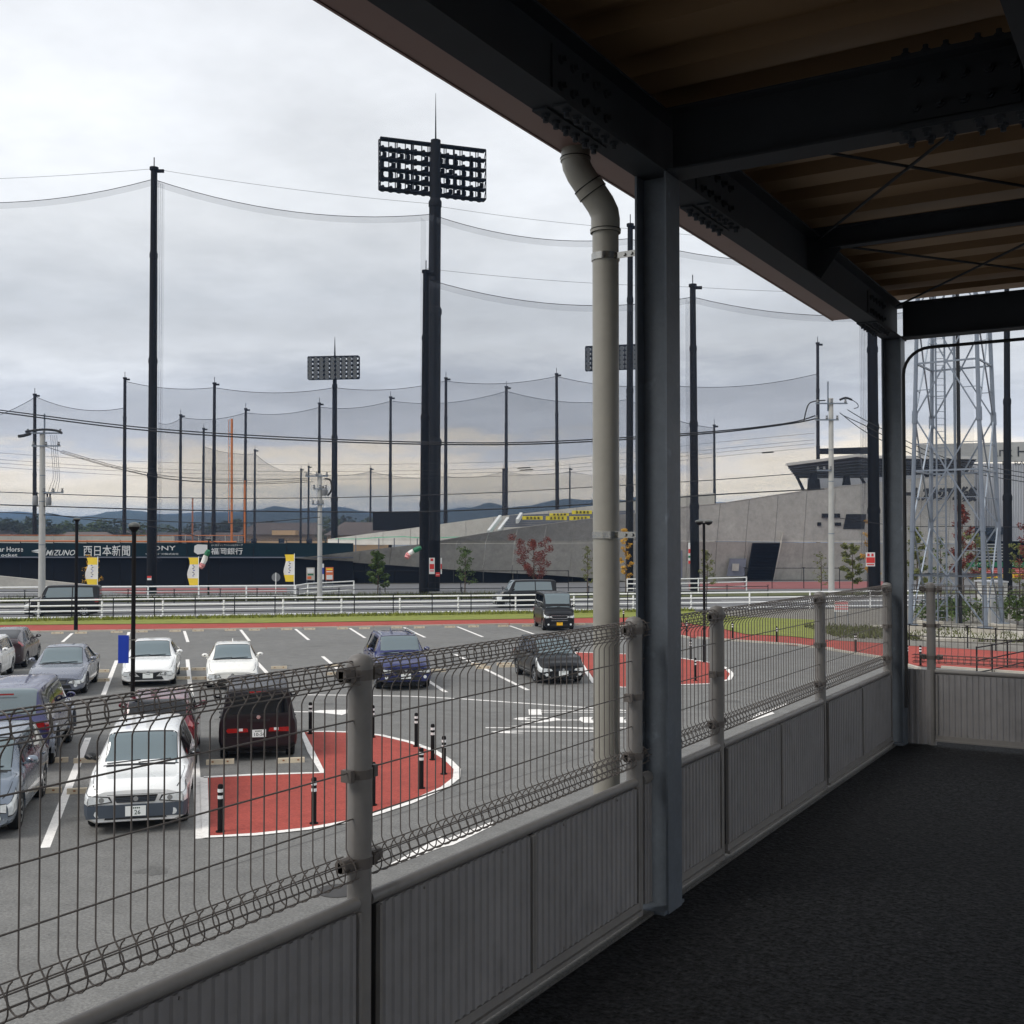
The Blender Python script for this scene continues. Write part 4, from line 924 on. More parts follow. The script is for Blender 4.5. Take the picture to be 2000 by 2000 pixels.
def net_run(nm, label, runs, m, hem=None, zbot=5.0, sag=0.07):
    "runs: consecutive top points (px, py, D); each bay of net hangs between two of them"
    t = thing(nm, label, 'net', below(A(*runs[0])), 0, 'ball stop nets')
    for i in range(len(runs)-1):
        a, b = A(*runs[i]), A(*runs[i+1]); n = 14; top = []; low = []; hm = []
        s_ = sag*(b-a).length
        for k in range(n+1):
            u = k/n; p = a.lerp(b, u)-UPZ*s_*4*u*(1-u); top.append(p); low.append(Vector((p.x, p.y, zbot))); hm.append(p-UPZ*(hem or 0.6))
        MB().grid([hm if hem else top, low]).build('net_sheet', m, t, smooth=True, fix=False)
        if hem: MB().grid([top, hm]).build('hem', 'net_hem', t, smooth=True, fix=False)
        mb = MB(); mb.tube(top, 0.03 if hem else 0.045, 5); mb.build('top_rope', 'pole_brown', t, smooth=True)
        rise = [q+UPZ*(1.0 if hem else 0.6)+UPZ*s_*0.8*4*(j/n)*(1-j/n) for j, q in enumerate(top)]
        if hem: mb = MB(); mb.tube(rise, 0.016, 5); mb.build('top_wire', 'pole_brown', t, smooth=True)
    return t
net_run('ball_net', 'high pale net from the left edge to the great light tower', [(-260, 372, 112), (299, 350, 106), (848, 418, 110)], 'net', 0.62, sag=0.055)
net_run('ball_net', 'high pale net from the great light tower to the right under the roof', [(852, 422, 110), (1229, 466, 112), (1702, 500, 108)], 'net', 0.62, sag=0.055)
net_run('ball_net', 'lower pale net from the light tower past the column to the right', [(834, 545, 107), (1353, 580, 112), (1900, 590, 108)], 'net', 0.62, sag=0.06)
net_run('ball_net', 'pale net between the two poles at the right edge', [(1703, 590, 100), (1966, 500, 100), (2200, 590, 100)], 'net', 0.55, sag=0.05)
F_ = lambda *p: [(x, y, D) for x, y, D in p]
net_run('ball_net', 'far grey net across the sky at left over the utility pole', F_((-120, 830, 190), (70, 775, 190), (242, 797, 190)), 'net_far', None, sag=0.08)
net_run('ball_net', 'long far grey net from the left pole past the small floodlights to the column', F_((246, 745, 190), (419, 757, 190), (653, 757, 195), (870, 744, 190), (1087, 735, 190), (1300, 752, 190), (1597, 730, 185)), 'net_far', None, sag=0.045)
net_run('ball_net', 'second far grey net hanging lower behind the foul pole', F_((310, 826, 225), (355, 815, 215), (480, 806, 210), (625, 795, 210), (764, 783, 210), (989, 764, 205), (1228, 780, 200), (1396, 836, 200)), 'net_far', None, sag=0.055)
net_run('ball_net', 'lowest far grey net right of the foul pole', F_((398, 872, 240), (498, 886, 250), (588, 921, 280), (724, 921, 270), (870, 930, 270), (983, 921, 280), (1113, 921, 280), (1240, 925, 280)), 'net_far', None, sag=0.05)
# folded net hanging at the tall left pole, at the light tower and right of the column
for lab, x0, x1, y0, D in (('folded net hanging beside the tall left pole', 303, 320, 352, 105.5), ('folded net hanging beside the great light tower', 822, 832, 424, 106.5), ('folded net hanging right of the second tall pole', 1338, 1348, 582, 111.5), ('folded net hanging by the thick pole near the far column', 1678, 1692, 600, 99.5)):
    a, b = A(x0, y0, D), A(x1, y0+8, D); n = 9; rows = [[], []]
    for k in range(n+1):
        p = a.lerp(b, k/n)+FH*(0.25 if k % 2 else -0.25); rows[0].append(p); rows[1].append(Vector((p.x, p.y, 3)))
    o = MB().grid(rows).build('folded_net', 'net', fix=False); tag(o, lab, 'net', 'folded nets on poles')

def flood_tower(label, pole_args, corners, D0, D1, face_cam, rows_, cols_, lamp_r, rod_y):
    xt, yt, xb, D, wb, wt = pole_args; base = below(A(xb, 1058, D)); top = A(xt, yt, D); k = D/FPX
    t = thing('light_tower', label, 'light tower', base, 0, 'floodlight towers of the ballpark')
    H = top.z; zs = [0, H*0.33, H*0.62, H*0.86, H]; ws_ = [wb+(wt-wb)*i/3 for i in range(4)]
    at = lambda z: base.lerp(below(top), z/H)+UPZ*z
    for i in range(4):
        r_ = ws_[i]*k/2; mb = MB(); mb.tube([at(zs[i]), at(zs[i+1])], [r_*1.01, r_*0.98], 12); mb.build('section', 'pole_black', t, smooth=True)
        if i: mb = MB(); mb.tube([at(zs[i]-0.4), at(zs[i]+0.1), at(zs[i]+0.4)], [ws_[i-1]*k/2*1.08, ws_[i-1]*k/2*1.08, r_], 12); mb.build('collar', 'pole_black', t, smooth=True)
    mb = MB(); mb.tube([at(H), A(xt, rod_y, D)], [0.09*k*20, 0.02*k*20], 6); mb.build('lightning_rod', 'pole_black', t)
    (x0, y0t, y0b), (x1, y1t, y1b) = corners
    TL, BL, TR, BR = A(x0, y0t, D0), A(x0, y0b, D0), A(x1, y1t, D1), A(x1, y1b, D1)
    nrm = (TR-TL).cross(UPZ).normalized()
    if nrm.dot(FH) > 0: nrm = -nrm                   # towards the viewer
    fs = nrm if face_cam else -nrm                   # the side the lamps shine to
    dep = 0.75
    P = lambda u, v, o=0.0: (TL.lerp(TR, u)).lerp(BL.lerp(BR, u), v)+fs*o
    bw = 2.4*k
    for r_ in range(rows_+1):
        for o_ in (0, dep): mb = MB(); mb.beam(P(0, r_/rows_, o_), P(1, r_/rows_, o_), bw, bw*1.3); mb.build('rail', 'pole_black', t)
        mb = MB(); mb.slab([P(0, r_/rows_, 0.05)-UPZ*0.1, P(1, r_/rows_, 0.05)-UPZ*0.1, P(1, r_/rows_, dep)-UPZ*0.1, P(0, r_/rows_, dep)-UPZ*0.1], UPZ*0.05); mb.build('catwalk', 'pole_black', t)
    for c_ in range(cols_+1):
        for o_ in (0, dep):
            if o_ and c_ % 2: continue
            mb = MB(); mb.beam(P(c_/cols_, 0, o_), P(c_/cols_, 1, o_), bw*0.8, bw*0.8); mb.build('upright', 'pole_black', t)
    for e_ in (0, 1):
        for r_ in range(rows_): mb = MB(); mb.beam(P(e_, r_/rows_, 0), P(e_, (r_+1)/rows_, dep), bw*0.5, bw*0.5); mb.build('end_brace', 'pole_black', t)
    lm = None; inv = root_matrix(t).inverted()
    ang = math.atan2(fs.y, fs.x)
    for r_ in range(rows_):
        for c_ in range(cols_):
            p = P((c_+0.5)/cols_, (r_+0.72)/rows_, dep+lamp_r*0.9)
            if lm is None:
                mb = MB(); R_ = lamp_r
                rows2 = [[(q, s_*math.cos(2*math.pi*j/12), s_*math.sin(2*math.pi*j/12)) for j in range(13)] for q, s_ in ((-R_*1.1, 0.02), (-R_*1.05, R_*0.35), (-R_*0.4, R_*0.55), (0, R_), (R_*0.25, R_), (R_*0.22, 0.01))]
                mb.grid(rows2); o = mb.build('floodlight', 'insulator' if face_cam else 'pole_black', t, smooth=True, local=True); lm = o
            else: o = lm.copy(); col.objects.link(o); o.parent = t
            o.location = inv @ p; o.rotation_euler = (0, R(22), ang)
    if not face_cam:
        rb_ = random.Random(5)
        for r_ in range(1, rows_):
            for c_ in range(cols_):
                if rb_.random() < 0.85:
                    u = (c_+0.2+0.5*rb_.random())/cols_; p = P(u, (r_+0.55)/rows_, 0.3)
                    mb = MB(); mb.beam(p-UPZ*0.22, p+UPZ*0.22, 0.30, 0.30); mb.build('ballast_box', 'pole_black', t)
    for dx in (0.30, 0.70):
        mb = MB(); mb.beam(P(dx, 0.02, dep*0.5), P(dx, 0.98, dep*0.5), bw*1.6, bw*1.6); mb.build('ladder', 'pole_black', t)
    return t
flood_tower('great black floodlight tower with a wide lamp rack seen from behind', (851, 274, 843, 111, 32, 20), ((743, 268, 366), (949, 293, 389)), 109.6, 113.2, False, 5, 13, 0.37, 182)
flood_tower('small distant floodlight tower with rows of lamps facing this way', (654, 695, 653, 195, 13, 8), ((604, 699, 741), (702, 697, 739)), 194, 193, True, 5, 9, 0.42, 658)
flood_tower('distant floodlight tower half hidden behind the downpipe', (1192, 676, 1192, 200, 13, 8), ((1144, 679, 724), (1242, 675, 720)), 199, 198, True, 5, 9, 0.42, 640)
# foul poles
fp = thing('foul_pole', 'tall orange foul pole with a ladder like screen', 'foul pole', below(A(452, 1058, 150)))
mb = MB(); mb.tube([below(A(453, 1058, 150)), A(453, 818, 150)], 0.15, 10); mb.build('pole', 'orange', fp, smooth=True)
mb = MB(); mb.tube([A(446.5, 1022, 150), A(446.5, 820, 150)], 0.035, 6); mb.build('screen_edge', 'orange', fp)
for k in range(9): mb = MB(); mb.tube([A(446.5, 820+k*25, 150), A(453, 820+k*25, 150)], 0.03, 6); mb.build('rung', 'orange', fp)
MB().slab([A(446.5, 1022, 150), A(452, 1022, 150), A(452, 820, 150), A(446.5, 820, 150)], FH*0.01).build('screen', 'net', fp, fix=False)
for lab, x, y, D, r_ in (('shorter orange foul pole right of the tall one', 478.5, 938, 190, 0.13), ('faint distant orange foul pole left of the tall one', 376.5, 972, 260, 0.15)):
    mb = MB(); mb.tube([below(A(x, 1058, D)), A(x, y, D)], r_, 8); mb.beam(A(x-2, y+8, D), A(x-2, 1050, D), 0.06, 0.06); o = mb.build('foul_pole', 'orange', smooth=True); tag(o, lab, 'foul pole', 'orange foul poles')
# ================================================================== lattice tower
def LP_(lat, dep): return RT*lat+FH*dep
tb = [LP_(24.45, 58.3), LP_(21.35, 60.5), LP_(23.55, 63.6), LP_(26.65, 61.4)]     # near, left, back, right foot
ctr = sum(tb, Vector())/4
tw = thing('lattice_tower', 'grey galvanised steel lattice tower on concrete feet right of the far column', 'tower', flat(ctr))
ZT = 34.0
def leg(i, z):
    k = 1-0.21*min(z, 17)/17-0.25*max(0, z-17)/17
    return flat(ctr+(tb[i]-ctr)*k, z+0.5)
levels = [0.0, 2.6, 5.3, 8.2, 11.1, 14.0, 16.9, 19.8, 22.7, 25.6, 28.5, 31.4, 34.0]
for i in range(4):
    mb = MB(); mb.tube([leg(i, 0), leg(i, 17), leg(i, 34)], [0.125, 0.105, 0.08], 8); mb.build('leg', 'galvanised', tw, smooth=True)
    mb = MB(); mb.obox(tb[i], RT, FH, 0.55, 0.55, 0.0, 0.45); mb.build('footing', 'kerb_concrete', tw)
    mb = MB(); mb.obox(tb[i], RT, FH, 0.30, 0.30, 0.45, 0.50); mb.build('base_plate', 'galvanised', tw)
    for z in (5.3, 11.1, 16.9): mb = MB(); mb.tube([leg(i, z-0.35), leg(i, z+0.35)], 0.15, 8); mb.build('joint', 'galvanised', tw, smooth=True)
for f_ in range(4):
    i, j = f_, (f_+1) % 4
    for k in range(len(levels)-1):
        z0, z1 = levels[k], levels[k+1]; m0 = leg(i, z0).lerp(leg(j, z0), 0.5); m1 = leg(i, z1).lerp(leg(j, z1), 0.5)
        for a, b in (((leg(i, z0), m1), (leg(j, z0), m1)) if k % 2 == 0 else ((m0, leg(i, z1)), (m0, leg(j, z1)))):
            mb = MB(); mb.beam(a, b, 0.07, 0.07); mb.build('diagonal', 'galvanised', tw)
            q = a.lerp(b, 0.5); zq = q.z
            li = leg(i, zq-0.5) if (q-leg(i, zq-0.5)).length < (q-leg(j, zq-0.5)).length else leg(j, zq-0.5)
            mb = MB(); mb.beam(q, li, 0.04, 0.04); mb.build('sub_brace', 'galvanised', tw)
        if k % 2 == 1 or k == 0:
            mb = MB(); mb.beam(leg(i, z1 if k == 0 else z0), leg(j, z1 if k == 0 else z0), 0.09, 0.09); mb.build('horizontal', 'galvanised', tw)
lad = flat(ctr)-RT*0.75
for s_ in (-0.24, 0.24): mb = MB(); mb.tube([lad+RT*s_+UPZ*0.6, lad+RT*s_+UPZ*33], 0.05, 6); mb.build('ladder_rail', 'galvanised', tw)
rg = None
for k in range(90):
    if rg is None: mb = MB(); mb.tube([-RT*0.24, RT*0.24], 0.016, 5); rg = mb.build('rung', 'galvanised', tw, local=True); o = rg
    else: o = rg.copy(); col.objects.link(o); o.parent = tw
    o.location = (lad-flat(ctr))+UPZ*(0.8+k*0.36)
mb = MB(); mb.tube([flat(ctr)+RT*0.22+UPZ*0.5, flat(ctr)+RT*0.22+UPZ*33], 0.10, 8); mb.build('cable_tray', 'cable_black', tw, smooth=True)
mb = MB(); mb.tube([flat(ctr)+RT*0.02+UPZ*0.5, flat(ctr)+RT*0.02+UPZ*33], 0.07, 8); mb.build('mast_pipe', 'galvanised', tw, smooth=True)
hut = thing('equipment_hut', 'cream equipment cabin behind the lattice tower', 'cabin', below(A(1950, 1150, 66)))
MB().slab([A(1930, 1228, 67), A(1968, 1228, 67), A(1968, 1138, 67), A(1930, 1138, 67)], FH*1.6).build('wall', 'roof_edge', hut)
MB().slab([A(1929, 1138, 66.8), A(1970, 1138, 66.8), A(1970, 1135, 66.8), A(1929, 1135, 66.8)], FH*2.0).build('roof', 'cladding', hut)
MB().slab([A(1936, 1226, 66.95), A(1952, 1226, 66.95), A(1952, 1160, 66.95), A(1936, 1160, 66.95)], FH*0.1).build('door', 'cladding', hut)
o = MB().obox(ctr-FH*1.2, RT, FH, 3.6, 4.6, 0, 0.16).build('tower_plinth', 'kerb_concrete'); tag(o, 'low concrete slab under the lattice tower', 'slab')
# ================================================================== utility poles and wires
def util_pole(label, x, ytop, D, r_, arms, boxes, ext_top=None):
    base = below(A(x, 1058, D)); top = A(x, ytop, D)
    t = thing('utility_pole', label, 'utility pole', base, 0, 'concrete utility poles')
    mb = MB(); mb.tube([base, top], [r_, r_*0.72], 12); mb.build('shaft', 'concrete_pole', t, smooth=True)
    if ext_top: mb = MB(); mb.tube([A(x+ext_top[0], ytop+25, D), A(x+ext_top[0], ext_top[1], D)], 0.06, 6); mb.build('earth_rod', 'galvanised', t)
    for (xa, xb, y) in arms:
        mb = MB(); mb.beam(A(xa, y, D-0.2), A(xb, y, D-0.2), 0.10, 0.10); mb.build('crossarm', 'galvanised', t)
        n = 3
        for k in range(n):
            p = A(xa+(xb-xa)*(0.06+0.88*k/(n-1)), y-2, D-0.2)
            mb = MB(); mb.tube([p-UPZ*0.05, p+UPZ*0.06, p+UPZ*0.13, p+UPZ*0.24], [0.06, 0.11, 0.06, 0.09], 8); mb.build('insulator', 'insulator', t, smooth=True)
    for (xc, y0, y1, w_) in boxes:
        a = A(xc, y1, D-0.1); b = A(xc, y0, D-0.1); wr_ = w_*D/FPX/2
        mb = MB(); mb.tube([a, a.lerp(b, 0.06), a.lerp(b, 0.9), b], [wr_*0.9, wr_, wr_, wr_*0.8], 10); tr = mb.build('transformer', 'insulator', t, smooth=True)
        for s_ in (-0.5, 0.5): mb = MB(); mb.tube([b+RT*s_*wr_, b+RT*s_*wr_+UPZ*0.25], 0.06, 6); mb.build('bushing', 'pole_brown', tr)
    for yy in (0.35, 0.6, 0.75):
        p = base.lerp(top, yy); mb = MB(); mb.tube([p, p+UPZ*0.06], r_*(1-0.28*yy)*1.08, 10); mb.build('band', 'galvanised', t)
    return t
util_pole('concrete utility pole with transformers at the left', 83, 845, 86, 0.27, [(50, 122, 846), (62, 118, 871), (84, 124, 962)], [(69, 968, 987, 11), (95, 971, 987, 11)], (4, 808))
util_pole('concrete utility pole with switch box in the middle', 625, 925, 92, 0.22, [(596, 641, 930), (612, 638, 955), (610, 632, 985)], [(634, 955, 968, 12)])
util_pole('concrete utility pole in front of the stadium wall at right', 1623, 778, 84, 0.24, [(1593, 1655, 788), (1592, 1638, 820), (1596, 1624, 919)], [], (-6, 745))
def wire(label, pts, r_=0.02, D=None, sp=None):
    P = [A(x, y, D(x) if callable(D) else D) for x, y in pts]
    Q = []
    for i in range(len(P)-1):
        p0, p1, p2, p3 = P[max(i-1, 0)], P[i], P[i+1], P[min(i+2, len(P)-1)]
        for k in range(8):
            u = k/8; Q.append(0.5*((2*p1)+(p2-p0)*u+(2*p0-5*p1+4*p2-p3)*u*u+(3*p1-p0-3*p2+p3)*u**3))
    Q.append(P[-1]); mb = MB(); mb.tube(Q, r_, 6); o = mb.build('overhead_wire', 'cable_black', smooth=True); tag(o, label, 'wire', 'overhead wires')
WD = lambda x: 86+(84-86)*x/1623
wire('upper of the two thick power wires sagging across the whole view', [(-60, 794), (0, 801), (300, 837), (650, 858), (950, 865), (1160, 858), (1400, 842), (1540, 826), (1592, 812)], 0.045, WD)
wire('lower of the two thick power wires sagging across the whole view', [(-60, 799), (0, 805.5), (300, 842), (650, 862.5), (950, 868.5), (1160, 862), (1400, 845), (1540, 828), (1592, 818)], 0.05, WD)
wire('thick low communication wire crossing in front of the mountains', [(-60, 985), (0, 986), (350, 996), (760, 1000), (1000, 993), (1160, 984), (1400, 966), (1610, 955)], 0.045, WD)
wire('middle height wire just above the mountains', [(-60, 960), (0, 961), (330, 972), (640, 972), (940, 963), (1160, 951), (1400, 937), (1618, 920)], 0.03, WD)
wire('low wire at horizon height on the left', [(-60, 1000), (0, 1000.5), (200, 1012), (450, 1022), (625, 1010)], 0.03, WD)
wire('dark service wire rising to the left utility pole', [(90, 1002), (150, 1012), (330, 1034), (440, 1066)], 0.03, WD)
for k, (a, b, c) in enumerate((((88, 872), (330, 935), (602, 938)), ((122, 880), (330, 930), (600, 934)), ((118, 884), (340, 937), (612, 941)))):
    wire(ORD[k]+' thin wire from the left utility pole down to the middle pole', [a, ((a[0]+b[0])/2, (a[1]+b[1])/2+5), b, ((b[0]+c[0])/2, (b[1]+c[1])/2+6), c], 0.02, WD)
for k, y in enumerate((882, 895, 902, 910)):
    wire(ORD[k]+' faint high wire counted from the top in the pale band of sky', [(-60, y-2), (240, y+18), (600, y+26), (980, y+20), (1160, y+8), (1400, y-18), (1590, y-36)], 0.012, 95)
for k, (x0, y0) in enumerate(((1655, 800), (1648, 812), (1640, 806))):
    wire(ORD[k]+' wire slanting down right from the right utility pole', [(x0, y0), (1685, 818+k*11), (1740, 846+k*11), (1850, 895+k*9), (2010, 925+k*9)], 0.03, lambda x: 84-(x-1640)*0.01)
wire('upper thin wire behind the lattice tower', [(1640, 1012), (1760, 1027), (1900, 1028), (2010, 1030)], 0.025, 84)
# black connector sleeves and jumper loops at the pole heads
for lab, pts, r_ in (('thick black jumper cable arching over the left utility pole', [(50, 843), (83, 839), (110, 841), (121, 846)], 0.09), ('thick black jumper cable arching over the right utility pole', [(1640, 781), (1652, 777), (1664, 781)], 0.08), ('black jumper loop left of the right utility pole', [(1570, 822), (1578, 792), (1590, 784), (1612, 782)], 0.05),
                     ('black jumper loop right of the right utility pole', [(1664, 781), (1674, 788), (1676, 795), (1668, 798)], 0.03), ('black loop of cable right of the middle utility pole', [(634, 935), (645, 938), (648, 955), (640, 968)], 0.07), ('black cluster of insulators left of the left utility pole', [(36, 852), (45, 851), (60, 847)], 0.12)):
    wire(lab, pts, r_, 85)
for k in range(4):
    wire(ORD[k]+' thin drop wire hanging beside the left utility pole', [(99+k*4, 850), (101+k*4, 885), (104+k*4, 930), (100+k*5, 945), (94+k*6, 961)], 0.014, 86)
# aircraft sized dark gliders of cable markers
for lab, pts in (('upper dark sleeve on the faint wires', [(1010, 914.5), (1036, 913)]), ('lower dark sleeve on the faint wires', [(1015, 918.5), (1041, 917)]), ('dark sleeve on the faint wires left of the right utility pole', [(1488, 884.5), (1511, 883)])):
    wire(lab, pts, 0.05, 95)
# ================================================================== signs along the forecourt
def board(nm, label, x0, x1, y0, y1, D, m, bars=(), legs=True, cat='sign', group=None):
    t = thing(nm, label, cat, below(A((x0+x1)/2, 1058, D)), 0, group)
    MB().slab([A(x0, y1, D), A(x1, y1, D), A(x1, y0, D), A(x0, y0, D)], FH*0.05).build('panel', m, t)
    for (u0, u1, v0, v1, mm) in bars:
        X = lambda u: x0+(x1-x0)*u
        Y = lambda v: y0+(y1-y0)*v
        MB().slab([A(X(u0), Y(v1), D-0.02), A(X(u1), Y(v1), D-0.02), A(X(u1), Y(v0), D-0.02), A(X(u0), Y(v0), D-0.02)], FH*0.015).build('print', mm, t)
    if legs:
        for x in (x0+1, x1-1): mb = MB(); mb.tube([below(A(x, 1058, D+0.06)), A(x, y1, D+0.06)], 0.03, 6); mb.build('leg', 'galvanised', t)
    return t
board('notice_board', 'pale green notice board left of the middle utility pole', 598.5, 614.5, 1108.5, 1133, 118, 'concrete_light', [(0.12, 0.88, 0.08, 0.42, 'sign_white'), (0.15, 0.85, 0.5, 0.62, 'sign_green'), (0.1, 0.6, 0.7, 0.92, 'sign_orange')])
board('notice_board', 'orange headed notice board right of the middle utility pole', 636, 651, 1108, 1133, 118, 'sign_orange', [(0.1, 0.9, 0.6, 0.95, 'sign_white'), (0.1, 0.9, 0.1, 0.2, 'sign_yellow'), (0.1, 0.9, 0.3, 0.38, 'banner_white')])
board('narrow_sign', 'narrow white and blue sign at the middle utility pole', 629, 632.6, 1101, 1132, 117, 'sign_white', [(0, 1, 0.25, 0.65, 'sign_blue')])
board('pole_sign', 'red and white warning sign on the great light tower', 838, 849, 1089.5, 1121, 108.5, 'sign_white', [(0.1, 0.9, 0.38, 0.70, 'sign_red'), (0.25, 0.75, 0.04, 0.20, 'sign_red'), (0.15, 0.85, 0.76, 0.86, 'sign_pink')], False)
board('pole_sign', 'thin red and white warning sign on the right flank of the light tower', 860.5, 863, 1089.5, 1121, 108.5, 'sign_white', [(0, 1, 0.38, 0.70, 'sign_red')], False)
board('pole_sign', 'small red label low on the great light tower', 851, 859, 1118, 1126, 108.5, 'sign_red', [(0.1, 0.9, 0.5, 0.6, 'sign_white')], False)
board('pole_sign', 'small red and white label on the tall left net pole', 287.5, 295.5, 1125, 1133, 104.5, 'sign_white', [(0, 1, 0, 0.5, 'sign_red')], False)
board('pole_sign', 'red and white warning sign on the thick net pole near the far column', 1691.5, 1709, 1079, 1106, 97, 'sign_white', [(0.03, 0.97, 0.35, 0.76, 'sign_red'), (0.15, 0.4, 0.08, 0.28, 'sign_red'), (0.6, 0.85, 0.08, 0.28, 'sign_red'), (0.1, 0.9, 0.84, 0.92, 'sign_red')], False)
board('pole_sign', 'narrow red and green sign left of the second tall pole', 1344.5, 1348, 1060, 1101, 110, 'sign_white', [(0, 1, 0.3, 0.5, 'sign_red'), (0, 1, 0.62, 0.72, 'sign_green'), (0, 1, 0.85, 1, 'sign_red')], False)
board('fence_sign', 'white sign with red stripes behind the mesh fence on the right', 1630, 1657, 1174, 1195, 66, 'sign_white', [(0.03, 0.97, 0.05, 0.30, 'sign_pink'), (0.03, 0.97, 0.45, 0.55, 'sign_pink'), (0.03, 0.97, 0.65, 0.8, 'sign_pink')])
t = thing('round_sign', 'grey back of a round road sign on a post', 'sign', below(A(539, 1058, 97)))
c = A(539, 1127.5, 97); mb = MB(); mb.tube([c, c+FH*0.03], 0.37, 20); mb.build('disc', 'insulator', t, smooth=True)
mb = MB(); mb.tube([below(c-FH*0.05), c-FH*0.05+UPZ*0.4], 0.035, 6); mb.build('post', 'white_rail', t)
# upright advertising flags
def flag(label, x0, x1, y0, y1, D, post_x, yb=1166):
    t = thing('flag_banner', label, 'flag', below(A(post_x, 1058, D)), 0, 'yellow upright flags along the forecourt')
    mb = MB(); mb.tube([below(A(post_x, 1058, D)), A(post_x, y0-2, D)], 0.03, 6); mb.build('pole', 'white_rail', t)
    n = 8; rows = []
    for k in range(n+1):
        y = y0+(y1-y0)*k/n; w = math.sin(k*1.1)*0.12; s_ = (post_x-x0)*0.10*math.sin(k*0.9)
        rows.append([A(x0+s_, y, D)+FH*w, A((x0+post_x)/2, y, D)-FH*w*0.6, A(post_x, y, D)])
    for i0, i1, m in ((0, 2, 'banner_yellow'), (2, 6, 'banner_white'), (6, 8, 'banner_yellow')): MB().grid(rows[i0:i1+1]).build('cloth', m, t, smooth=True, fix=False)
    for k in range(7):
        y = y0+(y1-y0)*(0.26+0.065*k); xa = x0+(post_x-x0)*(0.38+0.08*(k % 2)); MB().slab([A(xa, y+1.5, D-0.16), A(xa+3.2, y+1.5, D-0.16), A(xa+3.2, y, D-0.16), A(xa, y, D-0.16)], FH*0.01).build('print', 'ink' if k % 3 else 'sign_blue', t)
flag('yellow upright flag beside the small yellow leaved tree', 169, 190, 1089, 1145, 93, 191)
flag('yellow upright flag left of the small streamer', 368, 387, 1089, 1143, 93, 388)
flag('yellow upright flag left of the middle utility pole', 556, 573, 1083, 1136, 95, 575)
for lab, pts in (('pink and green streamer flying from the slim lamp post', [(407, 1075), (402, 1085), (396, 1101), (391, 1109)]), ('pink and green streamer flying from the great light tower', [(822, 1069), (808, 1076), (798, 1082), (794, 1090)])):
    t = thing('streamer', lab, 'streamer', A(*pts[0], 98), 0, 'windblown streamers'); P = [A(x, y, 98) for x, y in pts]
    for i, m in enumerate(('sign_green', 'banner_white', 'sign_pink')):
        mb = MB(); mb.tube([P[i], P[i].lerp(P[i+1], 0.5)+FH*0.1, P[i+1]], [0.16+0.04*i, 0.24, 0.2], 8); mb.build('cloth', m, t, smooth=True)
# ================================================================== cars
def pchip(pts):
    xs = [p[0] for p in pts]; ys = [p[1] for p in pts]; n = len(xs)
    h = [xs[i+1]-xs[i] for i in range(n-1)]; dl = [(ys[i+1]-ys[i])/h[i] for i in range(n-1)]; m = [0]*n
    for i in range(1, n-1):
        if dl[i-1]*dl[i] > 0: w1 = 2*h[i]+h[i-1]; w2 = h[i]+2*h[i-1]; m[i] = (w1+w2)/(w1/dl[i-1]+w2/dl[i])
    m[0] = dl[0]; m[-1] = dl[-1]
    def f(x):
        x = min(max(x, xs[0]), xs[-1]); i = 0
        while i < n-2 and x > xs[i+1]: i += 1
        t_ = (x-xs[i])/h[i]; a = 2*t_**3-3*t_**2+1; b = t_**3-2*t_**2+t_; c = -2*t_**3+3*t_**2; d = t_**3-t_**2
        return a*ys[i]+b*h[i]*m[i]+c*ys[i+1]+d*h[i]*m[i+1]
    return f
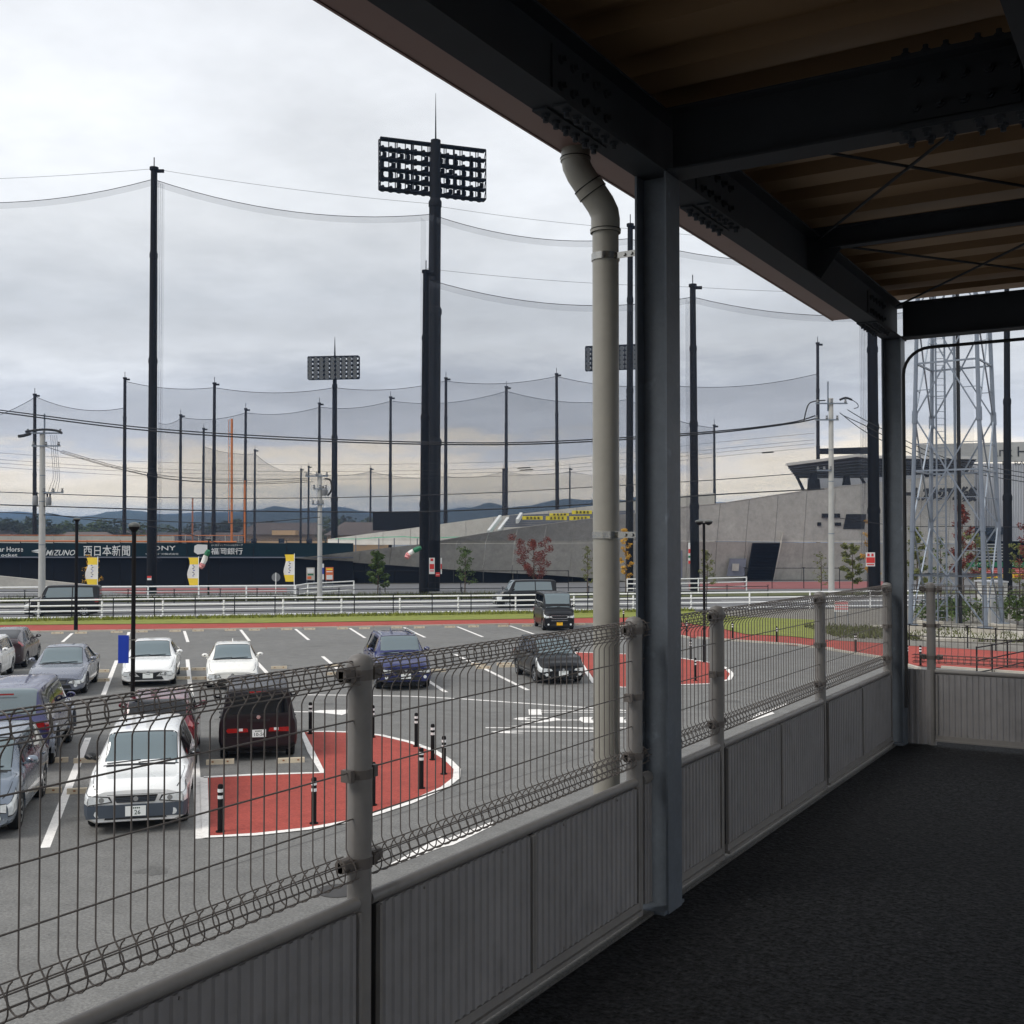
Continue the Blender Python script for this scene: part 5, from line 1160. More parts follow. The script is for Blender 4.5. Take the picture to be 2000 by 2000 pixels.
class Body:
    "surface of a car body: x from rear 0 to front L, v around the half section"
    def __init__(s, L_, W, top, belt, roofw, zb=0.20, nose=0.80, tail=0.90, tuck=0.22):
        s.L, s.W = L_, W; s.top = pchip(top); s.belt = pchip(belt); s.roofw = pchip(roofw)
        hw = W/2
        s.w = pchip([(0, hw*tail), (0.10, hw*(tail+0.06)), (0.40, hw*0.985), (1.0, hw), (L_-1.0, hw), (L_-0.42, hw*0.965), (L_-0.14, hw*(nose+0.08)), (L_, hw*nose)])
        s.zb = pchip([(0, zb+0.16), (0.12, zb+0.06), (0.6, zb), (L_-0.6, zb), (L_-0.12, zb+0.02), (L_, zb+0.06)])
    def sec(s, x):
        w, zb, zs, zt = s.w(x), s.zb(x), s.belt(x), s.top(x); wt = min(s.roofw(x), w-0.03); zs = min(zs, zt-0.012)
        dz = zs-zb
        return [(0, zb), (w-0.16, zb), (w-0.03, zb+0.10*dz+0.02), (w-0.005, zb+0.30*dz), (w, zb+0.62*dz), (w-0.012, zs-0.10*dz), (w-0.045, zs), (wt, zt-0.055*min(1, (zt-zs)/0.3)-0.004), (wt-0.07, zt-0.012), (wt*0.45, zt), (0, zt+0.002)]
    def S(s, x, v, side=1):
        q = s.sec(x); i = min(int(v), len(q)-2); f_ = v-i; a, b = q[i], q[i+1]
        return Vector((x, side*(a[0]+(b[0]-a[0])*f_), a[1]+(b[1]-a[1])*f_))
    def mesh(s):
        xs = sorted(set([0, 0.02, 0.05, 0.10, 0.16, 0.24, 0.34, 0.46, s.L-0.02, s.L-0.05, s.L-0.10, s.L-0.16, s.L-0.24, s.L-0.34, s.L-0.46]+[s.L*k/34 for k in range(1, 34)])); vs = []; fs = []
        m = 20
        for x in xs:
            q = s.sec(x); ring = [(x, a, b) for a, b in q]+[(x, -a, b) for a, b in q[-2:0:-1]]; vs += ring
        m = len(ring)
        for i in range(len(xs)-1):
            for k in range(m): k2 = (k+1) % m; fs.append([i*m+k, i*m+k2, (i+1)*m+k2, (i+1)*m+k])
        fs.append(list(range(m))[::-1]); fs.append([(len(xs)-1)*m+k for k in range(m)])
        return MB().add(vs, fs)
    def patch(s, fx0, fx1, v0, v1, side, off=0.007, nu=8, nv=5, cap=True):
        "piece of skin between x curves fx0(t), fx1(t) and v0..v1, lifted off the body"
        rows = []
        for j in range(nv+1):
            t_ = j/nv; v = v0+(v1-v0)*t_; a, b = fx0(t_), fx1(t_); row = []
            for i in range(nu+1):
                x = a+(b-a)*i/nu; e = 0.01
                p = s.S(x, v, side); pu = s.S(min(x+e, s.L), v, side)-s.S(max(x-e, 0), v, side); pv = s.S(x, min(v+0.05, 9.99), side)-s.S(x, max(v-0.05, 0), side)
                nn = pu.cross(pv); nn = nn.normalized() if nn.length > 1e-9 else Vector((0, 0, 1))
                if nn.dot(Vector((0, p.y, p.z-0.7))) < 0: nn = -nn
                row.append(p+nn*off)
            rows.append(row)
        return rows
wheel_cache = {}
def wheel(parent, x, y, r_, side):
    k = round(r_, 3)
    if k not in wheel_cache:
        mb = MB(); wd = 0.19
        rows = [[(q*math.cos(2*math.pi*j/24), yy, q*math.sin(2*math.pi*j/24)) for j in range(25)] for q, yy in ((r_*0.60, -wd*0.5), (r_*0.93, -wd*0.5), (r_, -wd*0.36), (r_, wd*0.36), (r_*0.93, wd*0.5), (r_*0.66, wd*0.5), (r_*0.62, wd*0.38))]
        mb.grid(rows); ty = mb.build('tyre', 'tyre', None, smooth=True)
        mb = MB(); rows = [[(q*math.cos(2*math.pi*j/24), yy, q*math.sin(2*math.pi*j/24)) for j in range(25)] for q, yy in ((r_*0.66, wd*0.46), (r_*0.60, wd*0.40), (r_*0.57, wd*0.18), (r_*0.1, wd*0.12), (0.004, wd*0.12))]
        mb.grid(rows)
        rm_bg = mb.build('rim_well', 'black_trim', None, smooth=True)
        mb = MB()
        for j in range(7):
            a = 2*math.pi*j/7; d = Vector((math.cos(a), 0, math.sin(a))); mb.beam(d*r_*0.08+Vector((0, wd*0.32, 0)), d*r_*0.62+Vector((0, wd*0.42, 0)), r_*0.16, 0.02, Vector((0, 1, 0)))
        rows = [[(q*math.cos(2*math.pi*j/24), yy, q*math.sin(2*math.pi*j/24)) for j in range(25)] for q, yy in ((r_*0.67, wd*0.44), (r_*0.66, wd*0.50), (r_*0.58, wd*0.46))]
        mb.grid(rows); mb.tube([(0, wd*0.2, 0), (0, wd*0.40, 0)], r_*0.13, 10); rm = mb.build('rim', 'rim', None)
        wheel_cache[k] = (ty.data, rm_bg.data, rm.data)
        for o in (ty, rm_bg, rm): bpy.data.objects.remove(o)
    a, b, c = wheel_cache[k]
    w_ = bpy.data.objects.new('wheel', a); col.objects.link(w_); w_.parent = parent; w_.location = (x, y, r_); w_.rotation_euler = (0, 0, 0 if side > 0 else math.pi)
    for nm, me in (('rim_well', b), ('rim', c)):
        o = bpy.data.objects.new(nm, me); col.objects.link(o); o.parent = w_
def cut_arches(body_ob, wheels, r_, W):
    mb = MB()
    for x in wheels:
        for sd in (-1, 1):
            mb.tube([(x, sd*(W/2-0.26), r_*1.02), (x, sd*(W/2+0.2), r_*1.02)], r_*1.14, 24)
    c = mb.build('cutter', 'black_trim', None)
    md = body_ob.modifiers.new('arch', 'BOOLEAN'); md.operation = 'DIFFERENCE'; md.solver = 'EXACT'; md.object = c
    bpy.context.view_layer.update()
    dg = bpy.context.evaluated_depsgraph_get(); me = bpy.data.meshes.new_from_object(body_ob.evaluated_get(dg))
    body_ob.modifiers.remove(md); old = body_ob.data; body_ob.data = me; me.name = 'body'
    bpy.data.objects.remove(c); bpy.data.meshes.remove(old)
    b = bmesh.new(); b.from_mesh(me); bmesh.ops.remove_doubles(b, verts=b.verts, dist=1e-4); b.to_mesh(b and me); b.free()
    me.polygons.foreach_set('use_smooth', [True]*len(me.polygons)); me.set_sharp_from_angle(angle=R(32))
    if len(me.materials) == 0: me.materials.append(M['black_trim'])
SP = {
 'wagon':  dict(L=4.37, W=1.69, H=1.48, fo=0.80, wb=2.53, r=0.29, hood=0.93, nosez=0.80, cowl=3.23, rf=2.62, nose=0.90, rr=0.55, tz=0.96, tx=0.04, belt=0.90, rw=0.60),
 'boxy':   dict(L=3.89, W=1.695, H=1.65, fo=0.72, wb=2.53, r=0.30, hood=1.02, nosez=0.80, cowl=3.10, rf=2.72, rr=0.16, tz=1.02, tx=0.0, belt=0.94, rw=0.68, tail=0.955),
 'sedan':  dict(L=4.73, W=1.795, H=1.435, fo=0.88, wb=2.85, r=0.325, hood=0.90, nosez=0.66, cowl=3.38, rf=2.62, rr=1.45, tz=0.98, tx=0.72, belt=0.90, rw=0.60),
 'compact':dict(L=3.90, W=1.695, H=1.50, fo=0.78, wb=2.46, r=0.30, hood=0.95, nosez=0.72, cowl=3.02, rf=2.42, rr=0.50, tz=0.98, tx=0.05, belt=0.92, rw=0.62),
 'suv':    dict(L=4.60, W=1.83, H=1.72, fo=0.88, wb=2.68, r=0.36, hood=1.10, nosez=0.86, cowl=3.42, rf=2.85, rr=0.55, tz=1.10, tx=0.06, belt=1.06, rw=0.64, zb=0.26),
 'offroad':dict(L=4.70, W=1.80, H=1.80, fo=0.85, wb=2.68, r=0.38, hood=1.14, nosez=0.90, cowl=3.45, rf=2.98, rr=0.34, tz=1.12, tx=0.0, belt=1.08, rw=0.66, zb=0.34, tail=0.95),
 'lift':   dict(L=4.46, W=1.745, H=1.49, fo=0.92, wb=2.70, r=0.305, hood=0.93, nosez=0.70, cowl=3.40, rf=2.55, rr=1.05, tz=1.10, tx=0.10, belt=0.94, rw=0.60),
 'coupe':  dict(L=4.08, W=1.74, H=1.395, fo=0.90, wb=2.435, r=0.31, hood=0.90, nosez=0.66, cowl=3.02, rf=2.25, rr=1.00, tz=1.00, tx=0.06, belt=0.90, rw=0.58),
 'kei':    dict(L=4.05, W=1.76, H=2.06, fo=0.70, wb=2.90, r=0.33, hood=1.24, nosez=1.00, cowl=3.50, rf=3.02, rr=0.18, tz=1.22, tx=0.0, belt=1.12, rw=0.74, tail=0.955, nose=0.88),
 'van':    dict(L=4.60, W=1.76, H=2.06, fo=0.84, wb=2.85, r=0.36, hood=1.24, nosez=0.96, cowl=3.75, rf=3.10, rr=0.22, tz=1.22, tx=0.0, belt=1.18, rw=0.68, tail=0.955),
}
def car(label, kind, ref, axle, heading, pm, front=True, glass='car_glass', rear_glass='car_glass_dark', low=None, grille='slats', plate=('plate_white', ''), hl=(0.34, 3.6, 5.6), tall_tail=False, name='parked_car', mirror=None, bumper=None, extras=(), group='cars parked in the lot', side_glass='car_glass_dark', chrome_grille=False):
    p = dict(SP[kind]); Lc, W, H = p['L'], p['W'], p['H']; hw = W/2; xf = Lc-p['fo']; xr = xf-p['wb']
    h = Vector((math.cos(heading), math.sin(heading), 0)); ref = flat(ref)
    org = ref-h*(xf if axle == 'f' else xr if axle == 'r' else Lc/2)
    t = thing(name, label, 'car', (org.x, org.y, 0), heading, group)
    cw, rf, rr, tx, tz = p['cowl'], p['rf'], p['rr'], p['tx'], p['tz']
    top = [(0, tz-0.10 if tx > 0.3 else tz-0.04 if rr-tx > 0.3 else H*0.93)]
    if tx > 0.3: top += [(0.10, tz-0.02), (tx*0.6, tz), (tx, tz+0.005), (rr-0.05, H-0.06), (rr+0.25, H-0.012)]
    elif rr-tx > 0.3: top += [(0.06, tz+0.02), (rr-0.10, H-0.075), (rr+0.15, H-0.02)]
    else: top += [(0.06, H-0.07), (rr, H-0.03)]
    top += [((rr+rf)/2, H), (rf, H-0.025), (rf+0.14, H-0.075), (cw-0.03, p['hood']+0.02), (cw+0.08, p['hood']), ((cw+Lc)/2, p['hood']-0.05), (Lc-0.28, p['nosez']+0.08), (Lc-0.08, p['nosez']), (Lc, p['nosez']-0.10)]
    bt = p['belt']; belt = [(0, min(bt, tz-0.06)), (0.4, bt+0.02), (cw-0.2, bt), (cw+0.3, p['hood']-0.06), (Lc-0.4, p['nosez']+0.0), (Lc, p['nosez']-0.16)]
    rw = p['rw']*1.0; hoodw = hw-0.13
    roofw = [(0, rw if tx < 0.3 else hw-0.16), (tx+0.02, rw if tx < 0.3 else hw-0.17), (rr+0.02, rw), (rf, rw), (cw-0.02, hw-0.20), (cw+0.15, hoodw), (Lc-0.25, hoodw-0.06), (Lc, hw*0.60)]
    B = Body(Lc, W, top, belt, roofw, p.get('zb', 0.165), p.get('nose', 0.87), p.get('tail', 0.90))
    body = B.mesh().build('body', pm, None, smooth=False); cut_arches(body, (xf, xr), p['r'], W); body.parent = t
    for x in (xf, xr):
        for sd in (1, -1):
            wheel(t, x, sd*(hw-0.115), p['r'], sd)
    mb = MB(); mb.box((0.35, -hw+0.22, 0.13), (Lc-0.35, hw-0.22, 0.42)); mb.build('underbody', 'black_trim', t, local=True)  # underbody box, carried low to deepen the contact shadow beneath the car
    def put(nm, rows, m, parent=t): return MB().grid(rows).build(nm, m, parent, smooth=True, local=True, fix=False)
    # windscreen: two halves of skin joined into one pane
    def screen(xa, xb, nm, m, v0=7.35, of=0.009):
        rows = []
        for j in range(7):
            v = v0+(9.98-v0)*j/6; rows.append(B.patch(lambda q: xa, lambda q: xb, v, v, 1, of, 8, 1)[0])
        for j in range(5, -1, -1):
            v = v0+(9.98-v0)*j/6; rows.append(B.patch(lambda q: xa, lambda q: xb, v, v, -1, of, 8, 1)[0])
        return put(nm, rows, m)
    sl_ = screen(rf+0.05, cw-0.005, 'windscreen_seal', 'black_trim', 7.12, 0.004)
    ws_ = screen(rf+0.10, cw-0.05, 'windscreen', glass)
    mb = MB()
    for s0, s1 in ((-0.05, 0.50), (-0.58, -0.02)): mb.beam(Vector((cw-0.045, s0, B.top(cw-0.045)+0.02)), Vector((cw-0.10, s1, B.top(cw-0.10)+0.022)), 0.02, 0.012)
    mb.build('wiper', 'black_trim', ws_, local=True)
    rows = [[Vector((x, y, B.top(x)-0.006-0.03*(abs(y)/hw)**2+0.012)) for y in [(-1+2*k/10)*(hw-0.26) for k in range(11)]] for x in (cw-0.05, cw+0.05)]
    put('cowl', rows, 'black_trim')
    if rr-tx > 0.3: screen(tx+0.10, rr+0.02, 'rear_window', rear_glass)
    else:
        z0, z1 = bt+0.12, H-0.17; y0, y1 = rw-0.03, rw-0.13
        put('rear_window', [[(-0.012+0.0*k, yy*a, z) for yy in (-1, -0.5, 0, 0.5, 1)] for k, (z, a) in enumerate(((z0, y0), ((z0+z1)/2, (y0+y1)/2+0.02), (z1-0.05, y1+0.03), (z1, y1-0.02)))], rear_glass)
        if kind in ('boxy', 'van', 'kei', 'offroad'):
            put('rear_window_surround', [[(-0.006, yy*a, z) for yy in (-1, -0.5, 0, 0.5, 1)] for (z, a) in ((z0-0.05, y0+0.03), ((z0+z1)/2, (y0+y1)/2+0.05), (z1+0.05, y1+0.03))], 'black_trim')
    # side glass in panes
    cut = [rr+0.10, (rr*0.5+rf*0.5)-0.02, cw-0.42]
    xs_ = [(max(0.30, (tx if tx > 0.3 else 0.12)+0.22), max(0.42, rr+0.12), cut[1]-0.04, cut[1]-0.04), (cut[1]+0.04, cut[1]+0.04, cw-0.38, rf+0.03)]
    for sd in (1, -1):
        for b0, t0, b1, t1 in xs_:
            rows = B.patch(lambda q, b0=b0, t0=t0: b0+(t0-b0)*q, lambda q, b1=b1, t1=t1: b1+(t1-b1)*q, 6.10, 6.88, sd, 0.007, 8, 5); put('side_window', rows, side_glass)
        # door lines
        for x in (cut[1], cw-0.30, max(0.55, rr+0.02)):
            rows = B.patch(lambda q, x=x: x-0.006, lambda q, x=x: x+0.006, 2.1, 5.9, sd, 0.003, 1, 8); put('door_gap', rows, 'joint_dark')
        for x in (cut[1]+0.14, max(0.75, rr+0.22)):
            a = B.S(x, 5.1, sd); mb = MB(); mb.beam(a+Vector((0, sd*0.02, 0)), a+Vector((0.17, sd*0.02, 0)), 0.025, 0.03); mb.build('door_handle', pm, t, local=True)
        a = B.S(cw-0.42, 6.15, sd); mb = MB(); c0 = a+Vector((0.0, sd*0.13, 0.09))
        prof = [(-0.045, 0.6), (-0.03, 0.95), (0.02, 1.0), (0.06, 0.8), (0.085, 0.4)]
        rows = [[(c0.x+q, c0.y+0.105*k_*math.cos(2*math.pi*j/12), c0.z+0.068*k_*math.sin(2*math.pi*j/12)) for j in range(13)] for q, k_ in prof]
        mb.grid(rows); mb.beam(a+Vector((0, 0, 0.02)), c0-Vector((0, 0, 0.03)), 0.05, 0.04); mr = mb.build('mirror', mirror or pm, t, smooth=True, local=True)
        # lamps
        x_in = Lc-0.02; rows = B.patch(lambda q: Lc-hl[0]-0.10*(q), lambda q: x_in, hl[1], hl[2], sd, 0.010, 7, 4); hl_o = put('headlight', rows, 'headlight')
        fcy = (hw*p.get('nose', 0.87)); yl0, yl1 = sd*fcy*0.52, sd*fcy*0.985; zl = p['nosez']-0.16
        mb = MB(); zc = B.S(Lc, 5.2, 1).z
        put('headlight_surround', B.patch(lambda q: Lc-hl[0]-0.10*q-0.03, lambda q: x_in, hl[1]-0.18, hl[2]+0.10, sd, 0.006, 7, 4), 'black_trim')
        MB().slab([(Lc+0.002, yl0*0.94, zc-0.065), (Lc+0.002, yl1, zc-0.105), (Lc+0.002, yl1, zc+0.062), (Lc+0.002, yl0*1.05, zc+0.028)], (0.008, 0, 0)).build('headlight_surround', 'black_trim', t, local=True)
        put('bonnet_gap', B.patch(lambda q: cw+0.06, lambda q: Lc-0.10, 6.55, 6.63, sd, 0.003, 10, 1), 'joint_dark')
        mb.slab([(Lc+0.004, yl0, zc-0.05), (Lc+0.004, yl1, zc-0.09), (Lc+0.004, yl1, zc+0.05), (Lc+0.004, yl0*1.12, zc+0.015)], (0.012, 0, 0)); mb.build('headlight', 'headlight', t, local=True)
        mb = MB(); mb.tube([(Lc+0.012, sd*fcy*0.72, zc-0.02), (Lc+0.018, sd*fcy*0.72, zc-0.02)], 0.045, 12); mb.build('reflector', 'chrome', hl_o, local=True)
        zf = p.get('zb', 0.165)+0.19
        mb = MB(); mb.tube([(Lc-0.02, sd*fcy*0.80, zf), (Lc+0.010, sd*fcy*0.80, zf)], 0.055, 12); mb.build('fog_lamp', 'headlight', t, local=True)
        if tall_tail: rows = B.patch(lambda q: 0.005, lambda q: 0.16, 5.0, 6.75, sd, 0.010, 4, 5)
        else: rows = B.patch(lambda q: 0.005, lambda q: 0.24, 4.45, 5.85, sd, 0.010, 5, 4)
        if 'taillamps_bar' not in extras: put('tail_light', rows, 'tail_red')
        if not tall_tail and 'taillamps_bar' not in extras:
            zc2 = B.S(0, 5.1, 1).z; fw = hw*p.get('tail', 0.90)
            mb = MB(); mb.slab([(-0.004, sd*fw*0.62, zc2-0.07), (-0.004, sd*fw*0.98, zc2-0.09), (-0.004, sd*fw*0.96, zc2+0.09), (-0.004, sd*fw*0.66, zc2+0.06)], (-0.010, 0, 0)); mb.build('tail_light', 'tail_red', t, local=True)
    # front: grille, intake, plate
    nz = p['nosez']; gw = hw*0.42; fc = hw*p.get('nose', 0.87); zc = B.S(Lc, 5.2, 1).z; zlow = p.get('zb', 0.165)
    g0, g1 = zc-0.075, zc+0.04
    if grille == 'slats':
        gr_ = MB().slab([(Lc+0.003, -gw*0.86, g0), (Lc+0.003, gw*0.86, g0), (Lc+0.003, gw, g1), (Lc+0.003, -gw, g1)], (0.010, 0, 0)).build('grille', 'black_trim', t, local=True)
        for k in range(3): mb = MB(); z_ = g0+0.018+0.026*k; mb.box((Lc+0.013, -gw*0.9, z_), (Lc+0.020, gw*0.9, z_+0.008)); mb.build('slat', 'chrome' if chrome_grille else 'grey_bumper', gr_, local=True)
        mb = MB(); mb.tube([(Lc+0.013, 0, (g0+g1)/2), (Lc+0.026, 0, (g0+g1)/2)], 0.042, 16); mb.build('emblem', 'chrome', gr_, local=True)
    elif grille == 'wide':
        gr_ = MB().slab([(Lc+0.003, -gw*1.35, g0-0.16), (Lc+0.003, gw*1.35, g0-0.16), (Lc+0.003, gw*1.2, g1+0.01), (Lc+0.003, -gw*1.2, g1+0.01)], (0.008, 0, 0)).build('grille', 'black_trim', t, local=True)
        for z_ in (g1+0.005, g0-0.03, g0-0.15): mb = MB(); mb.box((Lc+0.011, -gw*1.25, z_-0.012), (Lc+0.024, gw*1.25, z_+0.012)); mb.build('chrome_bar', 'chrome', gr_, local=True)
    elif grille == 'smile':
        gr_ = MB().slab([(Lc+0.003, -gw*1.15, g1), (Lc+0.003, -gw*0.7, g0-0.04), (Lc+0.003, gw*0.7, g0-0.04), (Lc+0.003, gw*1.15, g1), (Lc+0.003, gw*0.6, g1-0.02), (Lc+0.003, -gw*0.6, g1-0.02)], (0.010, 0, 0)).build('grille', 'black_trim', t, local=True)
        mb = MB(); mb.tube([(Lc+0.013, 0, g1-0.03), (Lc+0.022, 0, g1-0.03)], 0.05, 16); mb.build('emblem', 'chrome', gr_, local=True)
    else:
        mb = MB(); mb.tube([(Lc+0.003, 0, g1-0.02), (Lc+0.014, 0, g1-0.02)], 0.05, 16); mb.build('emblem', 'chrome', t, local=True)
    MB().box((Lc+0.001, -fc*0.60, g1+0.012), (Lc+0.004, fc*0.60, g1+0.018)).build('bonnet_gap', 'joint_dark', t, local=True)
    it_ = MB().slab([(Lc+0.002, -fc*0.66, zlow+0.09), (Lc+0.002, fc*0.66, zlow+0.09), (Lc+0.002, fc*0.58, zlow+0.20), (Lc+0.002, -fc*0.58, zlow+0.20)], (0.008, 0, 0)).build('intake', 'black_trim', t, local=True)
    if bumper:
        rows = []
        for v in (2.0, 2.5, 3.0, 3.5, 4.15): rows.append(B.patch(lambda q: Lc-0.62, lambda q: Lc, v, v, 1, 0.012, 8, 1)[0]+[Vector((Lc+0.014, y*B.S(Lc, v, 1).y, B.S(Lc, v, 1).z)) for y in (0.6, 0.2, -0.2, -0.6)]+B.patch(lambda q: Lc-0.62, lambda q: Lc, v, v, -1, 0.012, 8, 1)[0][::-1])
        put('bumper', rows, bumper)
    pz = zlow+0.225; px_ = Lc+0.026
    pl = MB().box((px_, -0.165, pz-0.0825), (px_+0.008, 0.165, pz+0.0825)).build('number_plate', plate[0], t, local=True)
    bz = (0.62 if kind != 'offroad' else 0.72) if not tall_tail else 0.55
    pr_ = MB().box((-0.034, -0.165, bz-0.0825), (-0.026, 0.165, bz+0.0825)).build('number_plate', plate[0], t, local=True)
    for po, xx, rgt in ((pl, px_+0.009, Vector((0, 1, 0))), (pr_, -0.035, Vector((0, -1, 0)))):
        zc3 = pz if po is pl else bz
        if plate[1]:
            M4 = t.matrix_basis; o = lettering(plate[1], M4 @ Vector((xx, rgt.y*0.03, zc3-0.022)), M4.to_3x3() @ rgt, UPZ, 1, 'plate_ink', po, 'plate_number', fit=(0.048*len(plate[1]), 0.075), bold=0.01)
        mb = MB()
        for k in range(5): mb.box((xx-0.002, -0.07+k*0.03, zc3+0.040), (xx+0.001, -0.05+k*0.03, zc3+0.062))
        mb.build('plate_print', 'plate_ink', po, local=True)
    rb = MB().slab([(-0.003, -hw*0.80, zlow+0.20), (-0.003, hw*0.80, zlow+0.20), (-0.003, hw*0.84, zlow+0.38), (-0.003, -hw*0.84, zlow+0.38)], (-0.020, 0, 0)).build('rear_bumper', bumper or pm, t, local=True)
    if low:
        for sd in (1, -1):
            for xa, xb in ((0.02, xr-p['r']*1.2), (xr+p['r']*1.2, xf-p['r']*1.2), (xf+p['r']*1.2, Lc-0.02)): put('lower_panel', B.patch(lambda q: xa, lambda q: xb, 1.3, 3.4, sd, 0.012, 6, 4), low)
            for xw in (xf, xr):
                mb = MB(); rows = [[(xw+q*math.cos(math.pi*(-0.05+1.1*k/14)), sd*(hw+oy), p['r']+q*math.sin(math.pi*(-0.05+1.1*k/14))) for k in range(15)] for q, oy in ((p['r']*1.13, -0.03), (p['r']*1.13, 0.03), (p['r']*1.30, 0.035), (p['r']*1.32, -0.03))]; mb.grid(rows); mb.build('fender', low, t, local=True)
    for e in extras:
        if e == 'fin': mb = MB(); mb.slab([(rr+0.22, -0.012, H-0.005), (rr+0.42, -0.012, H-0.005), (rr+0.24, -0.012, H+0.07)], (0, 0.024, 0)); mb.build('antenna', pm, t, local=True)
        if e == 'rails':
            for sd in (1, -1):
                mb = MB(); mb.tube([(rr+0.15, sd*(rw-0.06), H-0.02), (rr+0.25, sd*(rw-0.06), H+0.03), (rf-0.15, sd*(rw-0.06), H+0.03), (rf, sd*(rw-0.06), H-0.02)], 0.018, 6); mb.build('roof_rail', 'chrome', t, smooth=True, local=True)
        if e == 'stoplamp': MB().box((-0.022, -0.22, H-0.13), (-0.004, 0.22, H-0.095)).build('brake_lamp', 'tail_red', t, local=True)
        if e == 'spare':
            mb = MB(); mb.tube([(-0.02, 0, 0.98), (-0.20, 0, 0.98)], 0.34, 20); mb.build('spare_wheel', 'black_trim', t, local=True)
        if e == 'taillamps_bar':
            for sd in (1, -1):
                tl_ = MB().slab([(-0.006, sd*0.22, 0.655), (-0.006, sd*0.66, 0.645), (-0.006, sd*0.70, 0.70), (-0.006, sd*0.66, 0.745), (-0.006, sd*0.24, 0.735)], (-0.022, 0, 0)).build('tail_light', 'tail_red', t, local=True)
                MB().box((-0.034, min(sd*0.34, sd*0.44), 0.68), (-0.029, max(sd*0.34, sd*0.44), 0.74)).build('reversing_lamp', 'headlight', tl_, local=True)
            mb = MB(); mb.box((-0.020, -0.25, 0.88), (-0.004, 0.25, 0.93)); mb.build('handle_recess', 'black_trim', t, local=True)
            mb = MB(); mb.tube([(-0.004, 0, 0.98), (-0.020, 0, 0.98)], 0.045, 14); mb.build('emblem', 'chrome', t, local=True)
        if e == 'chromeside':
            for sd in (1, -1): put('side_moulding', B.patch(lambda q: xr+0.45, lambda q: xf-0.45, 2.55, 2.75, sd, 0.014, 6, 2), 'chrome')
        if e == 'bodyfogs':
            for sd in (1, -1): mb = MB(); mb.beam(Vector((Lc+0.01, sd*fc*0.62, zlow+0.10)), Vector((Lc-0.03, sd*fc*1.0, zlow+0.24)), 0.02, 0.03); mb.build('fog_trim', 'chrome', t, local=True)
    return t
HF, HB = R(-45), R(135)            # nose towards the walkway / tail towards the walkway
car('white wagon with grey bumper parked nearest the walkway', 'wagon', G(272, 1606), 'f', HF, 'paint_white', mirror='black_trim', bumper='grey_bumper', plate=('plate_white', '26'), hl=(0.30, 4.2, 5.7))
car('dark plum boxy hatchback seen from behind beside the red island', 'boxy', G(503, 1476), 'r', HB, 'paint_plum', plate=('plate_white', '10-50'), tall_tail=False, extras=('taillamps_bar', 'stoplamp'), side_glass='car_glass_dark')
car('silver blue compact cut by the left edge, nose to the walkway', 'compact', G(28, 1618)-E1*0.72, 'f', HF, 'paint_silverblue', grille='smile', plate=('plate_white', '33'))
car('purple blue off-roader with grey lower body seen from behind', 'offroad', G(98, 1490)-E1*0.78, 'r', HB, 'paint_bluepurple', low='paint_lowgrey', bumper='paint_lowgrey', extras=('stoplamp',), rear_glass='car_glass')
car('grey sedan with chrome grille parked left of the blue board', 'sedan', G(163, 1353)-E1*0.76, 'f', HF, 'paint_grey', chrome_grille=True, hl=(0.42, 4.2, 5.7))
car('dark maroon hatchback seen from behind at the left edge', 'lift', G(47, 1303)-E1*0.74, 'r', HB, 'paint_maroon', tall_tail=True)
car('white car cut by the left picture edge', 'compact', G(-6, 1331)-E1*0.74, 'f', HF, 'paint_white', grille='smile')
car('white sedan with black grille behind the lamp post', 'sedan', G(336, 1335)-E1*0.74, 'f', HF, 'paint_white', grille='smile', hl=(0.36, 4.3, 5.7))
car('white low coupe with plain nose', 'coupe', G(454, 1341), 'f', HF, 'paint_pearl', grille='none', extras=('fin',), hl=(0.42, 4.2, 5.6))
wg = G(272, 1606); car('dark red car hidden behind the white wagon', 'compact', wg-E2*5.15, 'r', HB, 'paint_red', tall_tail=True)
car('navy blue sport utility car with roof rails', 'suv', G(785, 1343), 'f', HF, 'paint_navy', plate=('plate_white', '22'), extras=('rails', 'fin'), grille='smile', hl=(0.40, 4.6, 5.7))
car('black compact hatchback next to the far red island', 'compact', G(1088, 1332), 'f', HF, 'paint_black', grille='slats', extras=('bodyfogs', 'chromeside'), hl=(0.52, 4.0, 5.9), plate=('plate_white', ''))
car('black tall minicar with yellow plate in the far row', 'kei', G(1089, 1230.5), 'f', R(-52), 'paint_black', grille='wide', plate=('plate_yellow', ''), hl=(0.24, 4.6, 5.8))
rd = math.atan2((NL-NR).y, (NL-NR).x)
car('dark van driving on the road at the left', 'van', (G(78, 1204)+G(169, 1202.5))/2, 'c', rd, 'paint_black', name='road_van', group='vans on the road', side_glass='car_glass')
car('dark van driving on the road behind the minicar', 'van', (G(985, 1187)+G(1062, 1183.5))/2, 'c', rd, 'paint_black', name='road_van', group='vans on the road', side_glass='car_glass')
